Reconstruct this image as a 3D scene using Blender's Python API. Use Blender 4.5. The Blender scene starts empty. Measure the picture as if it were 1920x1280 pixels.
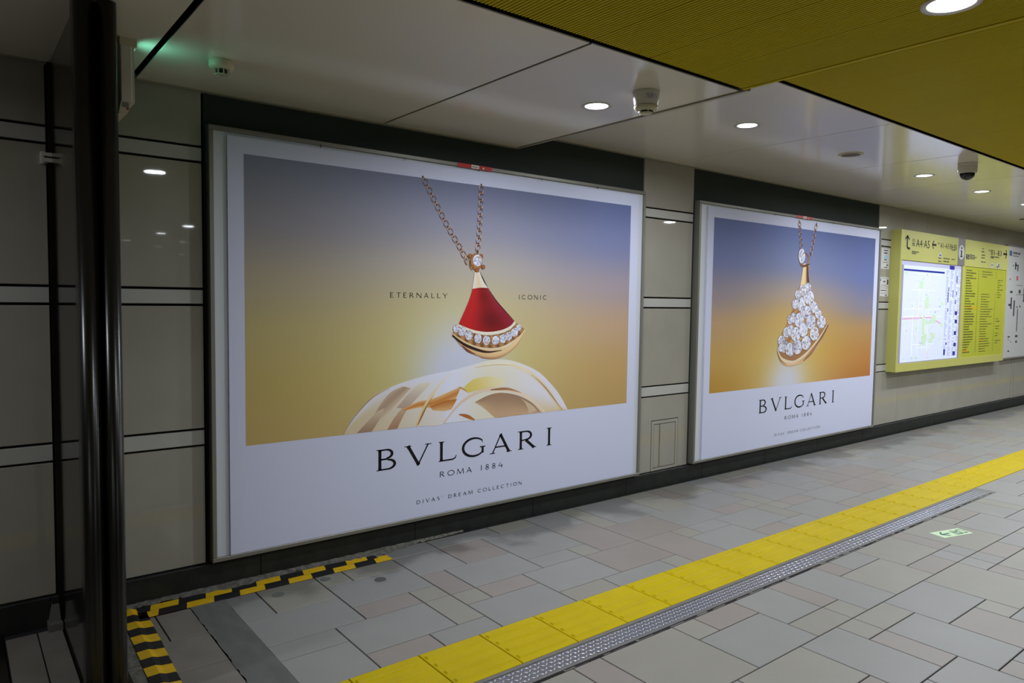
import bpy, bmesh, math, random
from mathutils import Vector, Matrix
random.seed(7)
S = bpy.context.scene
C = S.collection
# ------------------------------------------------------------------ camera
cam = bpy.data.cameras.new('camera')
cam.sensor_width = 36.0
cam.lens = 1343.69 / 1920 * 36.0
cam.clip_start = 0.05
co = bpy.data.objects.new('camera', cam)
C.objects.link(co)
_yaw, _pit, _rol = 0.6665, -0.0578, 0.0139
_f = Vector((math.sin(_yaw) * math.cos(_pit), math.cos(_yaw) * math.cos(_pit), math.sin(_pit)))
_r0 = Vector((math.cos(_yaw), -math.sin(_yaw), 0))
_u0 = _r0.cross(_f)
_r = _r0 * math.cos(_rol) + _u0 * math.sin(_rol)
_u = _u0 * math.cos(_rol) - _r0 * math.sin(_rol)
co.matrix_world = Matrix(((_r.x, _u.x, -_f.x, -0.917), (_r.y, _u.y, -_f.y, -3.5585), (_r.z, _u.z, -_f.z, 1.4272), (0, 0, 0, 1)))
S.camera = co
# ------------------------------------------------------------------ world, exposure
W = bpy.data.worlds.new('world'); S.world = W; W.use_nodes = True
W.node_tree.nodes['Background'].inputs[0].default_value = (0.9, 0.92, 1, 1)
W.node_tree.nodes['Background'].inputs[1].default_value = 0.01
S.view_settings.view_transform = 'Standard'
S.view_settings.look = 'None'
S.view_settings.gamma = 1.0
S.view_settings.exposure = 0.0
S.view_settings.use_curve_mapping = False
S.cycles.caustics_reflective = False
S.cycles.caustics_refractive = False
S.cycles.sample_clamp_indirect = 3.0
LAMP_W = 16.5          # watts of one ceiling downlight
LAMP_COL = (0.86, 0.915, 1.0)
LAMP_SPREAD = math.radians(172)
DISC = 6.5            # radiance of the glowing lens of a downlight
# ------------------------------------------------------------------ helpers
def s2l(c):
    return c / 12.92 if c <= 0.04045 else ((c + 0.055) / 1.055) ** 2.4
def rgb(r, g, b):
    return (s2l(r / 255), s2l(g / 255), s2l(b / 255), 1.0)
def mat(name, col, rough=0.5, metal=0.0, spec=0.5, emit=None, estr=0.0, noise=0.0, nscale=8.0, bump=0.0, bscale=200.0, coat=0.0, rnd=0.0, stretch=None):
    m = bpy.data.materials.new(name); m.use_nodes = True
    nt = m.node_tree; b = nt.nodes['Principled BSDF']
    b.inputs['Base Color'].default_value = col
    b.inputs['Roughness'].default_value = rough
    b.inputs['Metallic'].default_value = metal
    b.inputs['Specular IOR Level'].default_value = spec
    b.inputs['Coat Weight'].default_value = coat
    b.inputs['Coat Roughness'].default_value = 0.025
    if emit:
        b.inputs['Emission Color'].default_value = emit
        b.inputs['Emission Strength'].default_value = estr
    geo = nt.nodes.new('ShaderNodeNewGeometry')
    pos = geo.outputs['Position']
    if stretch:
        mp = nt.nodes.new('ShaderNodeMapping'); mp.inputs['Scale'].default_value = stretch
        nt.links.new(pos, mp.inputs[0]); pos = mp.outputs[0]
    if noise or rnd:
        n = nt.nodes.new('ShaderNodeTexNoise'); n.inputs['Scale'].default_value = nscale
        n.inputs['Detail'].default_value = 6
        nt.links.new(pos, n.inputs['Vector'])
        mr = nt.nodes.new('ShaderNodeMapRange')
        mr.inputs['From Min'].default_value = 0.3; mr.inputs['From Max'].default_value = 0.7
        mr.inputs['To Min'].default_value = 1 - noise; mr.inputs['To Max'].default_value = 1 + noise
        nt.links.new(n.outputs['Fac'], mr.inputs['Value'])
        v = mr.outputs[0]
        if rnd:
            oi = nt.nodes.new('ShaderNodeObjectInfo')
            m2 = nt.nodes.new('ShaderNodeMapRange')
            m2.inputs['To Min'].default_value = 1 - rnd; m2.inputs['To Max'].default_value = 1 + rnd
            nt.links.new(oi.outputs['Random'], m2.inputs['Value'])
            mm = nt.nodes.new('ShaderNodeMath'); mm.operation = 'MULTIPLY'
            nt.links.new(v, mm.inputs[0]); nt.links.new(m2.outputs[0], mm.inputs[1]); v = mm.outputs[0]
        sc = nt.nodes.new('ShaderNodeVectorMath'); sc.operation = 'SCALE'
        sc.inputs[0].default_value = col[:3]
        nt.links.new(v, sc.inputs['Scale'])
        nt.links.new(sc.outputs[0], b.inputs['Base Color'])
        m['scale_node'] = sc.name
    if bump:
        n2 = nt.nodes.new('ShaderNodeTexNoise'); n2.inputs['Scale'].default_value = bscale; n2.inputs['Detail'].default_value = 3
        nt.links.new(geo.outputs['Position'], n2.inputs['Vector'])
        bp = nt.nodes.new('ShaderNodeBump'); bp.inputs['Strength'].default_value = bump; bp.inputs['Distance'].default_value = 0.002
        nt.links.new(n2.outputs['Fac'], bp.inputs['Height']); nt.links.new(bp.outputs[0], b.inputs['Normal'])
    return m
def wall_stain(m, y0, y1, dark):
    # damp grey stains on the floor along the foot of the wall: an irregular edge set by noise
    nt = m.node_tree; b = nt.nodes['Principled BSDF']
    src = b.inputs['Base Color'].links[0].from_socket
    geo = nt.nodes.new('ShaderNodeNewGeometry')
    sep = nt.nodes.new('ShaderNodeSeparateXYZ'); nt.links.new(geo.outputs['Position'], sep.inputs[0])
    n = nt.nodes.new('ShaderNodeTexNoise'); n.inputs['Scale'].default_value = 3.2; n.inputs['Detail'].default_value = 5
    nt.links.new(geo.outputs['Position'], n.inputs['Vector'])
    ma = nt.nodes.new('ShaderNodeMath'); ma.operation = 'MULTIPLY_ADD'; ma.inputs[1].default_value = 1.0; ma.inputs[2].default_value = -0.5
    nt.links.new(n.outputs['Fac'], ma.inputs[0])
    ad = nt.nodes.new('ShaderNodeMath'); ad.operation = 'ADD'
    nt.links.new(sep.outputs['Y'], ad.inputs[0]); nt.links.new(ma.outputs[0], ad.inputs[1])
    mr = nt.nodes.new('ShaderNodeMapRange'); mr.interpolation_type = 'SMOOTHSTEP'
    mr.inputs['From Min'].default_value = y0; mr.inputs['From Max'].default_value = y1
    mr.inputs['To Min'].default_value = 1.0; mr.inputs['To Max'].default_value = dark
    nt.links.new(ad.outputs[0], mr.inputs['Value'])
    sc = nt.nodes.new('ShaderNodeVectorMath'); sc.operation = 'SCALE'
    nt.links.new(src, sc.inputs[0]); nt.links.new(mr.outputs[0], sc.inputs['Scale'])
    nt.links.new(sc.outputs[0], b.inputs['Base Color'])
def vcol_mat(name, rough=0.6, spec=0.12):
    m = bpy.data.materials.new(name); m.use_nodes = True
    nt = m.node_tree; b = nt.nodes['Principled BSDF']
    a = nt.nodes.new('ShaderNodeVertexColor'); a.layer_name = 'ink'
    nt.links.new(a.outputs['Color'], b.inputs['Base Color'])
    b.inputs['Roughness'].default_value = rough; b.inputs['Specular IOR Level'].default_value = spec
    return m
class MB:
    def __init__(s): s.v = []; s.f = []; s.mi = []; s.c = []; s.sm = []; s.ly = None
    def layer(s, y):      # each printed ink lies a hair above the one before
        s.ly = y if s.ly is None else s.ly - 0.000025
        return s.ly
    def quad(s, a, b, c, d, mi=0):
        i = len(s.v); s.v += [a, b, c, d]; s.f.append((i, i + 1, i + 2, i + 3)); s.mi.append(mi); s.sm.append(False)
    def poly(s, pts, mi=0):
        i = len(s.v); s.v += list(pts); s.f.append(tuple(range(i, i + len(pts)))); s.mi.append(mi); s.sm.append(False)
    def box(s, x0, x1, y0, y1, z0, z1, mi=0, skip=''):
        i = len(s.v)
        s.v += [(x0, y0, z0), (x1, y0, z0), (x1, y1, z0), (x0, y1, z0), (x0, y0, z1), (x1, y0, z1), (x1, y1, z1), (x0, y1, z1)]
        F = {'b': (0, 3, 2, 1), 't': (4, 5, 6, 7), 'f': (0, 1, 5, 4), 'k': (2, 3, 7, 6), 'l': (3, 0, 4, 7), 'r': (1, 2, 6, 5)}
        for k, f in F.items():
            if k not in skip: s.f.append(tuple(i + q for q in f)); s.mi.append(mi); s.sm.append(False)
    def cham(s, x0, x1, y0, y1, z0, z1, ch, mi=0, axis='z', sign=1):
        # box whose face on +axis (or -y) is chamfered all round
        if axis == 'z':
            P = lambda a, b, h: (a, b, h)
            A0, A1, B0, B1, H0, H1 = x0, x1, y0, y1, (z0 if sign > 0 else z1), (z1 if sign > 0 else z0)
        else:
            P = lambda a, b, h: (a, h, b)
            A0, A1, B0, B1, H0, H1 = x0, x1, z0, z1, (y1 if sign < 0 else y0), (y0 if sign < 0 else y1)
        d = ch if H1 > H0 else -ch
        i = len(s.v)
        for (h, o) in ((H0, 0), (H1 - d, 0), (H1, ch)):
            s.v += [P(A0 + o, B0 + o, h), P(A1 - o, B0 + o, h), P(A1 - o, B1 - o, h), P(A0 + o, B1 - o, h)]
        fl = (axis == 'z') != (H1 > H0)
        fs = []
        for l in (0, 4):
            for k in range(4):
                k2 = (k + 1) % 4
                fs.append((l + k, l + k2, l + 4 + k2, l + 4 + k))
        fs.append((8, 9, 10, 11))
        for f in fs:
            f = tuple(i + q for q in f)
            s.f.append(f[::-1] if fl else f); s.mi.append(mi); s.sm.append(False)
    def lathe(s, cx, cy, prof, n=32, mi=0, smooth=True, cap0=False, cap1=False, a0=0.0, a1=2 * math.pi):
        i = len(s.v); full = abs(a1 - a0 - 2 * math.pi) < 1e-6
        m = n if full else n + 1
        for r, z in prof:
            for k in range(m):
                a = a0 + (a1 - a0) * k / n
                s.v.append((cx + r * math.cos(a), cy + r * math.sin(a), z))
        for j in range(len(prof) - 1):
            for k in range(n):
                k2 = (k + 1) % m
                s.f.append((i + j * m + k, i + j * m + k2, i + (j + 1) * m + k2, i + (j + 1) * m + k)); s.mi.append(mi); s.sm.append(smooth)
        if cap0: s.f.append(tuple(i + k for k in range(m))[::-1]); s.mi.append(mi); s.sm.append(False)
        if cap1: s.f.append(tuple(i + (len(prof) - 1) * m + k for k in range(m))); s.mi.append(mi); s.sm.append(False)
    def mesh(s, name, mats, off=(0, 0, 0)):
        me = bpy.data.meshes.new(name)
        me.from_pydata([(x - off[0], y - off[1], z - off[2]) for x, y, z in s.v], [], s.f)
        for m in mats: me.materials.append(m)
        if len(mats) > 1: me.polygons.foreach_set('material_index', s.mi)
        me.polygons.foreach_set('use_smooth', s.sm)
        if s.c:
            ca = me.color_attributes.new('ink', 'FLOAT_COLOR', 'POINT')
            flat = []
            for c in s.c: flat += [c[0], c[1], c[2], 1.0]
            ca.data.foreach_set('color', flat)
        me.update()
        return me
def wloc(o):
    v = Vector((0, 0, 0))
    while o: v += o.location; o = o.parent
    return v
def obj(name, mb, mats, parent=None, kind=None, label=None, loc=None):
    """link a mesh builder (world coordinates) as one object"""
    if not isinstance(mats, (list, tuple)): mats = [mats]
    if loc is None:
        if parent is not None: loc = wloc(parent)
        else: loc = Vector((0, 0, 0))
    me = mb.mesh(name, mats, loc) if isinstance(mb, MB) else mb
    o = bpy.data.objects.new(name, me); C.objects.link(o)
    o.parent = parent
    o.location = Vector(loc) - (wloc(parent) if parent else Vector((0, 0, 0)))
    if kind: o['kind'] = kind
    if label: o['label'] = label
    return o
def inst(name, me, loc, parent=None, rz=0.0):
    o = bpy.data.objects.new(name, me); C.objects.link(o)
    o.parent = parent
    o.location = Vector(loc) - (wloc(parent) if parent else Vector((0, 0, 0)))
    o.rotation_euler = (0, 0, rz)
    return o
def thing(name, loc, label, cat, group=None):
    o = bpy.data.objects.new(name, None); C.objects.link(o); o.location = loc
    o.empty_display_size = 0.1
    o['label'] = label; o['category'] = cat
    if group: o['group'] = group
    return o
def tag(o, label, cat, group=None):
    o['label'] = label; o['category'] = cat
    if group: o['group'] = group
    return o
def copy_tree(src, loc, label=None):
    r = src.copy(); C.objects.link(r); r.location = loc
    if label: r['label'] = label
    for ch in list(src.children):
        c = ch.copy(); C.objects.link(c); c.parent = r
        for g in ch.children:
            d = g.copy(); C.objects.link(d); d.parent = c
    return r
# ------------------------------------------------------------------ materials
M = {}
M['stone'] = mat('beige_polished_stone', rgb(156, 152, 140), 0.55, spec=0.2, coat=0.8, noise=0.06, nscale=3.0, rnd=0.03)
M['band'] = mat('pale_band_stone', rgb(178, 177, 171), 0.55, spec=0.2, coat=0.6, noise=0.03, nscale=5.0)
M['joint'] = mat('black_joint', rgb(14, 14, 14), 0.8, spec=0.1)
M['charcoal'] = mat('charcoal_panel', rgb(54, 60, 56), 0.6, spec=0.12, noise=0.08, nscale=2.0)
M['base'] = mat('black_granite', rgb(33, 35, 32), 0.5, spec=0.3, noise=0.3, nscale=14.0, bump=0.15)
M['ceil'] = mat('cream_enamel_ceiling', rgb(226, 220, 203), 0.14, spec=0.5, noise=0.025, nscale=1.2)
M['ceiltrim'] = mat('cream_enamel_trim', rgb(158, 152, 134), 0.3, spec=0.5)
M['yelceil'] = mat('mustard_ribbed_metal', rgb(196, 178, 14), 0.55, spec=0.08, noise=0.04, nscale=1.5)
M['black'] = mat('ceiling_void', rgb(6, 6, 6), 0.9, spec=0.05)
M['tile_g'] = mat('floor_tile_grey', rgb(137, 136, 133), 0.42, spec=0.35, noise=0.035, nscale=5.0, rnd=0.03, bump=0.1, bscale=90)
M['tile_b'] = mat('floor_tile_beige', rgb(140, 137, 128), 0.42, spec=0.35, noise=0.035, nscale=5.0, rnd=0.03, bump=0.1, bscale=90)
M['tile_p'] = mat('floor_tile_pink', rgb(138, 131, 125), 0.42, spec=0.35, noise=0.035, nscale=5.0, rnd=0.03, bump=0.1, bscale=90)
M['tile_d'] = mat('dark_floor_tile', rgb(118, 113, 106), 0.5, spec=0.3, noise=0.12, nscale=7.0, rnd=0.04, bump=0.1, bscale=90)  # darker tone for the tiles left of the cement strip
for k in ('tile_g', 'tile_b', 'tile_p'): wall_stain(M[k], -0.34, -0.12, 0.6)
M['plug'] = mat('dark_plug', rgb(76, 76, 74), 0.7)
M['grout'] = mat('dark_grout', rgb(44, 41, 46), 0.8, spec=0.1)
M['concrete'] = mat('smooth_cement_patch', rgb(97, 99, 96), 0.7, spec=0.2, noise=0.14, nscale=9.0, bump=0.2, bscale=60, stretch=(1.6, 0.6, 1))
M['rough'] = mat('rough_cement', rgb(96, 94, 88), 0.9, spec=0.1, noise=0.4, nscale=45.0, bump=0.9, bscale=60)
M['tact'] = mat('yellow_tactile_tile', rgb(188, 166, 0), 0.42, spec=0.12, noise=0.05, nscale=7.0, rnd=0.02)
M['steel'] = mat('worn_steel', rgb(122, 124, 134), 0.34, metal=0.6, noise=0.12, nscale=30.0)
M['flat_steel'] = mat('flat_steel_edge', rgb(118, 116, 112), 0.5, metal=0.4, noise=0.1, nscale=20.0)
M['frame'] = mat('anodised_aluminium', rgb(130, 128, 119), 0.45, metal=0.35, spec=0.4)
M['board'] = mat('grey_backing_board', rgb(208, 212, 220), 0.4, spec=0.3)
M['paper'] = mat('white_poster_paper', rgb(210, 214, 238), 0.6, spec=0.12)
M['ink'] = vcol_mat('printed_inks')
M['black_ink'] = mat('black_print', rgb(22, 21, 24), 0.5, spec=0.2)
M['grey_ink'] = mat('grey_print', rgb(70, 68, 74), 0.5, spec=0.2)
M['white_plastic'] = mat('white_plastic', rgb(214, 212, 200), 0.4)
M['cream_plastic'] = mat('aged_cream_plastic', rgb(206, 200, 172), 0.45)
M['dark_plastic'] = mat('dark_plastic', rgb(18, 18, 18), 0.4)
M['smoked'] = mat('smoked_dome', rgb(24, 24, 26), 0.08, spec=0.7)
M['ring'] = mat('downlight_ring', rgb(196, 194, 190), 0.35, metal=0.2)
M['lens'] = mat('lit_downlight_lens', rgb(255, 255, 255), 0.5, emit=(0.97, 0.97, 1.0, 1), estr=DISC)
M['grille'] = mat('brown_speaker_grille', rgb(90, 78, 68), 0.6, noise=0.2, nscale=300)
M['post'] = mat('black_painted_steel', rgb(14, 13, 11), 0.26, spec=0.4)
M['glass'] = mat('dark_mirror_panel', rgb(10, 10, 10), 0.10, spec=0.3)
M['tape_y'] = mat('tape_yellow', rgb(205, 165, 20), 0.45, noise=0.1, nscale=30)
M['tape_k'] = mat('tape_black', rgb(26, 26, 27), 0.45)
M['red'] = mat('red_tape', rgb(186, 26, 22), 0.4)
M['sign_y'] = mat('sign_yellow_enamel', rgb(194, 192, 108), 0.35, spec=0.3)
M['list_y'] = mat('list_yellow_film', rgb(190, 193, 70), 0.2, spec=0.45)
M['sign_g'] = mat('sign_grey_enamel', rgb(128, 122, 122), 0.35)
M['lav'] = mat('lavender_lightbox_bezel', rgb(170, 166, 186), 0.3)
M['exit_g'] = mat('green_exit_face', rgb(40, 180, 130), 0.4, emit=(0.12, 0.75, 0.5, 1), estr=0.25)
M['sticker'] = mat('pale_green_glow_sticker', rgb(196, 222, 178), 0.45)
M['sticker_g'] = mat('green_print', rgb(56, 104, 92), 0.5)
M['wb'] = mat('white_enamel_board', rgb(206, 206, 206), 0.3)
M['cable'] = mat('grey_cable', rgb(90, 90, 88), 0.5)
# ------------------------------------------------------------------ dimensions
ZLO, ZHI = 2.387, 2.487          # lower and upper ceiling
XST = 1.955                      # the step between them
YW = 0.05                        # face of the wall panels
YC = -1.592                      # where the cream ceiling meets the mustard one
gx = lambda i: 0.068 + 0.1484 * i
gy = lambda j: -0.1385 - 0.1447 * j
YB = -19.0
# ------------------------------------------------------------------ wall
mb = MB(); mb.box(-8, 34, 0.075, 0.25, -0.02, 2.75)
wall = obj('wall_back', mb, M['joint'], kind='structure')
rows = [(0.1246, 0.7045, 's'), (0.7085, 0.783, 'b'), (0.788, 1.3806, 's'), (1.3856, 1.457, 'b'), (1.462, 2.0532, 's'), (2.0582, 2.1254, 'b'), (2.1304, None, 's')]
def bay(x0, x1, ztop, skip=None):
    for a, b, k in rows:
        z1 = b if b else ztop
        g = 0.003
        mbb = MB(); mbb.cham(x0, x1, YW, 0.085, a + g, z1 - g, 0.002, axis='y', sign=-1)
        obj('wall_panel' if k == 's' else 'band_panel', mbb, M['stone'] if k == 's' else M['band'], wall, loc=((x0 + x1) / 2, YW, (a + z1) / 2))
for k in range(8): bay(-1.172 - 0.593 * k, -0.576 - 0.593 * k - 0.003, ZLO)
bay(-0.538, 0.040, ZLO)
# pier between the two posters: its lowest panel leaves room for the access door
for a, b, k in rows[1:]:
    z1 = b if b else ZHI
    mbb = MB(); mbb.cham(3.142, 3.724, YW, 0.085, a + .003, z1 - .003, 0.002, axis='y', sign=-1)
    obj('wall_panel' if k == 's' else 'band_panel', mbb, M['stone'] if k == 's' else M['band'], wall, loc=(3.43, YW, (a + z1) / 2))
for x0, x1, z0, z1 in ((3.142, 3.286, 0.1276, 0.7015), (3.606, 3.724, 0.1276, 0.7015), (3.286, 3.606, 0.520, 0.7015)):
    mbb = MB(); mbb.box(x0, x1, YW, 0.085, z0, z1)
    obj('wall_panel', mbb, M['stone'], wall, loc=((x0 + x1) / 2, YW, z0))
bay(6.832, 7.4195, ZHI)
for k in range(40):
    x = 7.4225 + 0.593 * k
    if k < 8: bay(x, x + 0.590, ZHI)
    else:
        mbb = MB()
        for a, b, kk in rows: mbb.box(x, x + 0.590, YW, 0.085, a + .003, (b or ZHI) - .003, 0 if kk == 's' else 1)
        obj('wall_panel', mbb, [M['stone'], M['band']], wall, loc=(x, YW, 1))
# charcoal surrounds behind the frames
for x0, x1 in ((0.052, 3.138), (3.730, 6.828)):
    mbb = MB(); mbb.box(x0, x1, 0.060, 0.09, 0.12, 2.5)
    obj('charcoal_panel', mbb, M['charcoal'], wall, loc=((x0 + x1) / 2, 0.06, 1.3))
# far and rear walls that close the hall
for nm, b in (('wall_far', (33.9, 34.1, YB, 0.1, 0, 2.75)), ('wall_left', (-8.1, -7.9, YB, 0.1, 0, 2.75)), ('wall_rear', (-8.1, 34.1, YB - 0.2, YB, 0, 2.75))):
    mbb = MB(); mbb.box(*b); obj(nm, mbb, M['stone'], kind='structure')
# skirting: pieces of black granite
bb = bpy.data.objects.new('baseboard_back', None); C.objects.link(bb); bb['kind'] = 'structure'
x = -7.8
while x < 33:
    mbb = MB(); mbb.cham(x, x + 0.899, 0.028, 0.09, -0.01, 0.1226, 0.003, axis='y', sign=-1)
    obj('granite_piece', mbb, M['base'], bb, loc=(x, 0.028, 0)); x += 0.9
# cement smeared along the foot of the skirting
mb = MB()
n = 120; xs = [-0.36 + 1.9 * i / n for i in range(n + 1)]
pv = []
for xx in xs:
    w = 0.030 + 0.014 * math.sin(xx * 9) + random.uniform(-.006, .006)
    if xx > 1.1: w *= max(0.1, 1 - (xx - 1.1) / 0.45)
    pv.append(((xx, 0.03, 0.012 + random.uniform(0, .004)), (xx, 0.028 - w * 0.6, 0.009), (xx, 0.028 - w * 1.6, 0.0012)))
for a, b in zip(pv, pv[1:]):
    mb.quad(a[0], a[1], b[1], b[0]); mb.quad(a[1], a[2], b[2], b[1])
cem = obj('cement_fillet', mb, M['rough'], bb)
# ------------------------------------------------------------------ floor
mb = MB(); mb.box(-8, 34, YB, 0.1, -0.12, -0.006)
floor = obj('floor', mb, M['grout'], kind='structure')
G, B_, P_ = 'g', 'b', 'p'
T = [(0, -1, 1, 2, G), (1, -1, 3, 2, B_), (3, -1, 4, 1, B_), (4, -1, 6, 1, B_), (0, 2, 3, 4, G), (3, 1, 6, 3, G), (3, 3, 5, 4, P_), (5, 3, 6, 4, B_),
     (2, 4, 5, 6, G), (0, 4, 2, 5, G), (0, 5, 2, 7, G), (2, 6, 4, 7, P_), (4, 6, 6, 7, G), (5, 4, 6, 6, B_), (6, 0, 8, 2, G), (6, -1, 8, 0, G), (8, 0, 10, 2, P_), (8, -1, 11, 0, G),
     (6, 2, 7, 4, P_), (7, 2, 10, 4, G), (6, 4, 7, 5, B_), (7, 4, 9, 5, P_), (6, 5, 9, 7, G), (10, 0, 13, 3, G), (10, 3, 12, 4, G), (12, 3, 13, 4, B_),
     (9, 4, 12, 6, G), (12, 4, 15, 6, P_), (9, 6, 11, 7, B_), (11, 6, 14, 7, G), (14, 6, 15, 7, B_), (15, 4, 17, 7, P_), (17, 4, 18, 5, B_), (17, 5, 20, 7, G),
     (11, -1, 13, 0, B_), (13, -1, 15, 1, G), (15, -1, 16, 1, B_), (13, 1, 15, 4, P_), (15, 1, 16, 2, B_), (16, -1, 19, 2, G), (19, -1, 21, 0, B_),
     (19, 0, 21, 2, B_), (21, -1, 22, 1, P_), (15, 2, 18, 4, P_), (18, 2, 21, 4, G), (18, 4, 20, 5, G), (22, -1, 24, 1, B_), (21, 1, 24, 3, G),
     (24, -1, 26, 2, G), (26, -1, 27, 0, B_), (26, 0, 28, 2, P_), (27, -1, 29, 0, B_), (28, 0, 31, 3, G), (29, -1, 31, 0, B_), (31, -1, 33, 1, G), (33, -1, 34, 1, B_),
     (31, 1, 33, 4, P_), (30, 3, 31, 4, B_), (28, 3, 30, 4, G), (25, 2, 28, 4, G), (24, 2, 25, 4, B_), (23, 3, 24, 4, B_), (21, 3, 23, 4, P_), (33, 1, 34, 2, B_),
     (34, -1, 37, 2, G), (33, 2, 36, 4, P_), (20, 4, 23, 6, G), (20, 5, 20, 5, G), (20, 6, 22, 7, P_), (22, 6, 24, 7, G), (23, 4, 24, 6, B_), (24, 4, 25, 5, B_), (25, 4, 27, 5, P_),
     (24, 5, 27, 7, G), (27, 4, 30, 6, G), (27, 6, 29, 7, B_), (30, 4, 33, 6, P_), (29, 6, 32, 7, G), (32, 6, 33, 7, B_), (33, 4, 35, 7, P_), (35, 5, 38, 7, G),
     (35, 4, 36, 5, B_), (36, 4, 38, 5, G), (38, 4, 40, 6, G), (40, 4, 42, 6, G), (38, 6, 40, 7, P_), (40, 6, 42, 7, G), (36, 2, 39, 4, G), (39, 3, 41, 4, P_), (41, 3, 42, 4, B_),
     (39, 1, 42, 3, G), (37, -1, 39, 2, B_), (42, 2, 46, 4, G), (34, 2, 34, 2, G),
     (7, 10, 10, 13, B_), (6, 10, 7, 13, P_), (3, 10, 6, 13, B_), (10, 10, 11, 11, B_), (11, 10, 13, 11, P_), (13, 10, 15, 12, G), (10, 11, 13, 13, G), (13, 12, 15, 13, B_),
     (15, 12, 16, 13, B_), (15, 10, 16, 12, P_), (16, 10, 18, 13, G), (18, 10, 19, 11, P_), (19, 10, 21, 11, G), (18, 11, 21, 13, B_), (21, 10, 24, 12, B_), (21, 12, 23, 13, P_),
     (23, 12, 24, 13, G), (24, 12, 25, 13, G), (24, 10, 25, 12, P_), (25, 10, 28, 13, B_), (28, 10, 29, 11, B_), (29, 10, 31, 11, P_), (28, 11, 31, 13, G), (31, 10, 33, 12, G),
     (33, 10, 34, 12, B_), (34, 10, 36, 12, G), (20, 13, 23, 16, B_), (17, 13, 20, 15, G), (15, 13, 17, 14, B_), (14, 13, 15, 14, B_), (12, 13, 14, 16, G), (14, 14, 15, 16, P_),
     (15, 14, 17, 17, G), (13, 16, 15, 19, G), (9, 13, 12, 15, B_), (10, 15, 12, 17, P_), (19, 15, 20, 16, B_), (17, 15, 19, 18, P_), (16, 17, 17, 18, G), (15, 17, 16, 19, P_),
     (23, 13, 24, 14, G), (24, 13, 25, 14, G), (25, 13, 27, 14, P_), (23, 14, 24, 16, P_), (24, 14, 27, 16, B_)]
occ = {}
tiles = []
for i0, j0, i1, j1, c in T:
    if i1 <= i0 or j1 <= j0: continue
    cells = [(i, j) for i in range(i0, i1) for j in range(j0, j1)]
    if any(q in occ for q in cells): continue
    for q in cells: occ[q] = 1
    tiles.append((i0, j0, i1, j1, c))
rt = random.Random(11)
def fill(ia, ib, ja, jb):
    for i in range(ia, ib):
        for j in range(ja, jb):
            if (i, j) in occ: continue
            sizes = [(3, 2), (2, 3), (3, 3), (2, 2), (2, 1), (1, 2), (1, 1), (3, 2), (2, 2)]
            rt.shuffle(sizes)
            for w, h in sizes + [(1, 1)]:
                cells = [(a, b) for a in range(i, i + w) for b in range(j, j + h)]
                if i + w <= ib and j + h <= jb and not any(q in occ for q in cells):
                    for q in cells: occ[q] = 1
                    tiles.append((i, j, i + w, j + h, rt.choice('gggbbp'))); break
for j in range(10, 24):                       # nothing in the strip of drain cover
    pass
fill(0, 212, -1, 7)
fill(36, 212, 9, 25)
fill(-4, 212, 10, 25)
def px(p):
    d = Vector(p) - co.matrix_world.translation
    w = d.dot(_f)
    if w < 0.2: return None
    return (960 + 1343.69 * d.dot(_r) / w, 640 - 1343.69 * d.dot(_u) / w)
TG = 0.0024
tmesh = {}
def tile_mesh(w, h, c):
    k = (round(w, 4), round(h, 4), c)
    if k not in tmesh:
        m = MB(); m.cham(TG, w - TG, TG, h - TG, -0.03, 0.0, 0.0018)
        tmesh[k] = m.mesh('floor_tile', [M['tile_' + c]])
    return tmesh[k]
vis, rest = [], []
for t in tiles:
    i0, j0, i1, j1, c = t
    q = [px((gx(a), gy(b), 0)) for a, b in ((i0, j0), (i1, j0), (i1, j1), (i0, j1))]
    if None in q: rest.append(t); continue
    cx = sum(a for a, b in q) / 4; cy = sum(b for a, b in q) / 4
    if not (-60 < cx < 2000 and 500 < cy < 1400): rest.append(t); continue
    ar = abs(sum(q[k][0] * q[(k + 1) % 4][1] - q[(k + 1) % 4][0] * q[k][1] for k in range(4))) / 2
    vis.append((ar, t))
vis.sort(reverse=True)
NPART = 286
for a, t in vis[NPART:]: rest.append(t)
for a, (i0, j0, i1, j1, c) in vis[:NPART]:
    w = (i1 - i0) * 0.1484; h = (j1 - j0) * 0.1447
    y1 = gy(j0); y0 = gy(j1)
    if j1 == 7: h = y1 - (-1.1385); y0 = -1.1385
    inst('floor_tile', tile_mesh(w, h, c), (gx(i0), y0, 0), floor)
# left of the cement strip, cut by the tape, and beyond the partition
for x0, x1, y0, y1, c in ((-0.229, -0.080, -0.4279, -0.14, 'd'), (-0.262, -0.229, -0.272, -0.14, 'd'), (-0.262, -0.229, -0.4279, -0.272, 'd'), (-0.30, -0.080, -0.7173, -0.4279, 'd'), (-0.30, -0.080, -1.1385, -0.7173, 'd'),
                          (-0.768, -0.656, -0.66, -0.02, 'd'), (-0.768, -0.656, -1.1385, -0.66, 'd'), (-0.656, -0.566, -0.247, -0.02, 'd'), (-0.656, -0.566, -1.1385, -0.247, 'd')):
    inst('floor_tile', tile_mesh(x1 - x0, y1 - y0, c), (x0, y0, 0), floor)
mb = MB()
ci = {'g': 0, 'b': 1, 'p': 2}
for i0, j0, i1, j1, c in rest:
    y0 = gy(j1) if j1 != 7 else -1.1385
    mb.box(gx(i0) + TG, gx(i1) - TG, y0 + TG, gy(j0) - TG, -0.02, 0, ci[c], skip='b')
yy = gy(25)
while yy > YB:
    xx = -8.0
    while xx < 33.5:
        mb.box(xx, xx + 0.59, yy - 0.595, yy - 0.005, -0.02, 0, rt.choice((0, 0, 1, 2)), skip='b'); xx += 0.595
    yy -= 0.6
xx = -8.0
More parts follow.
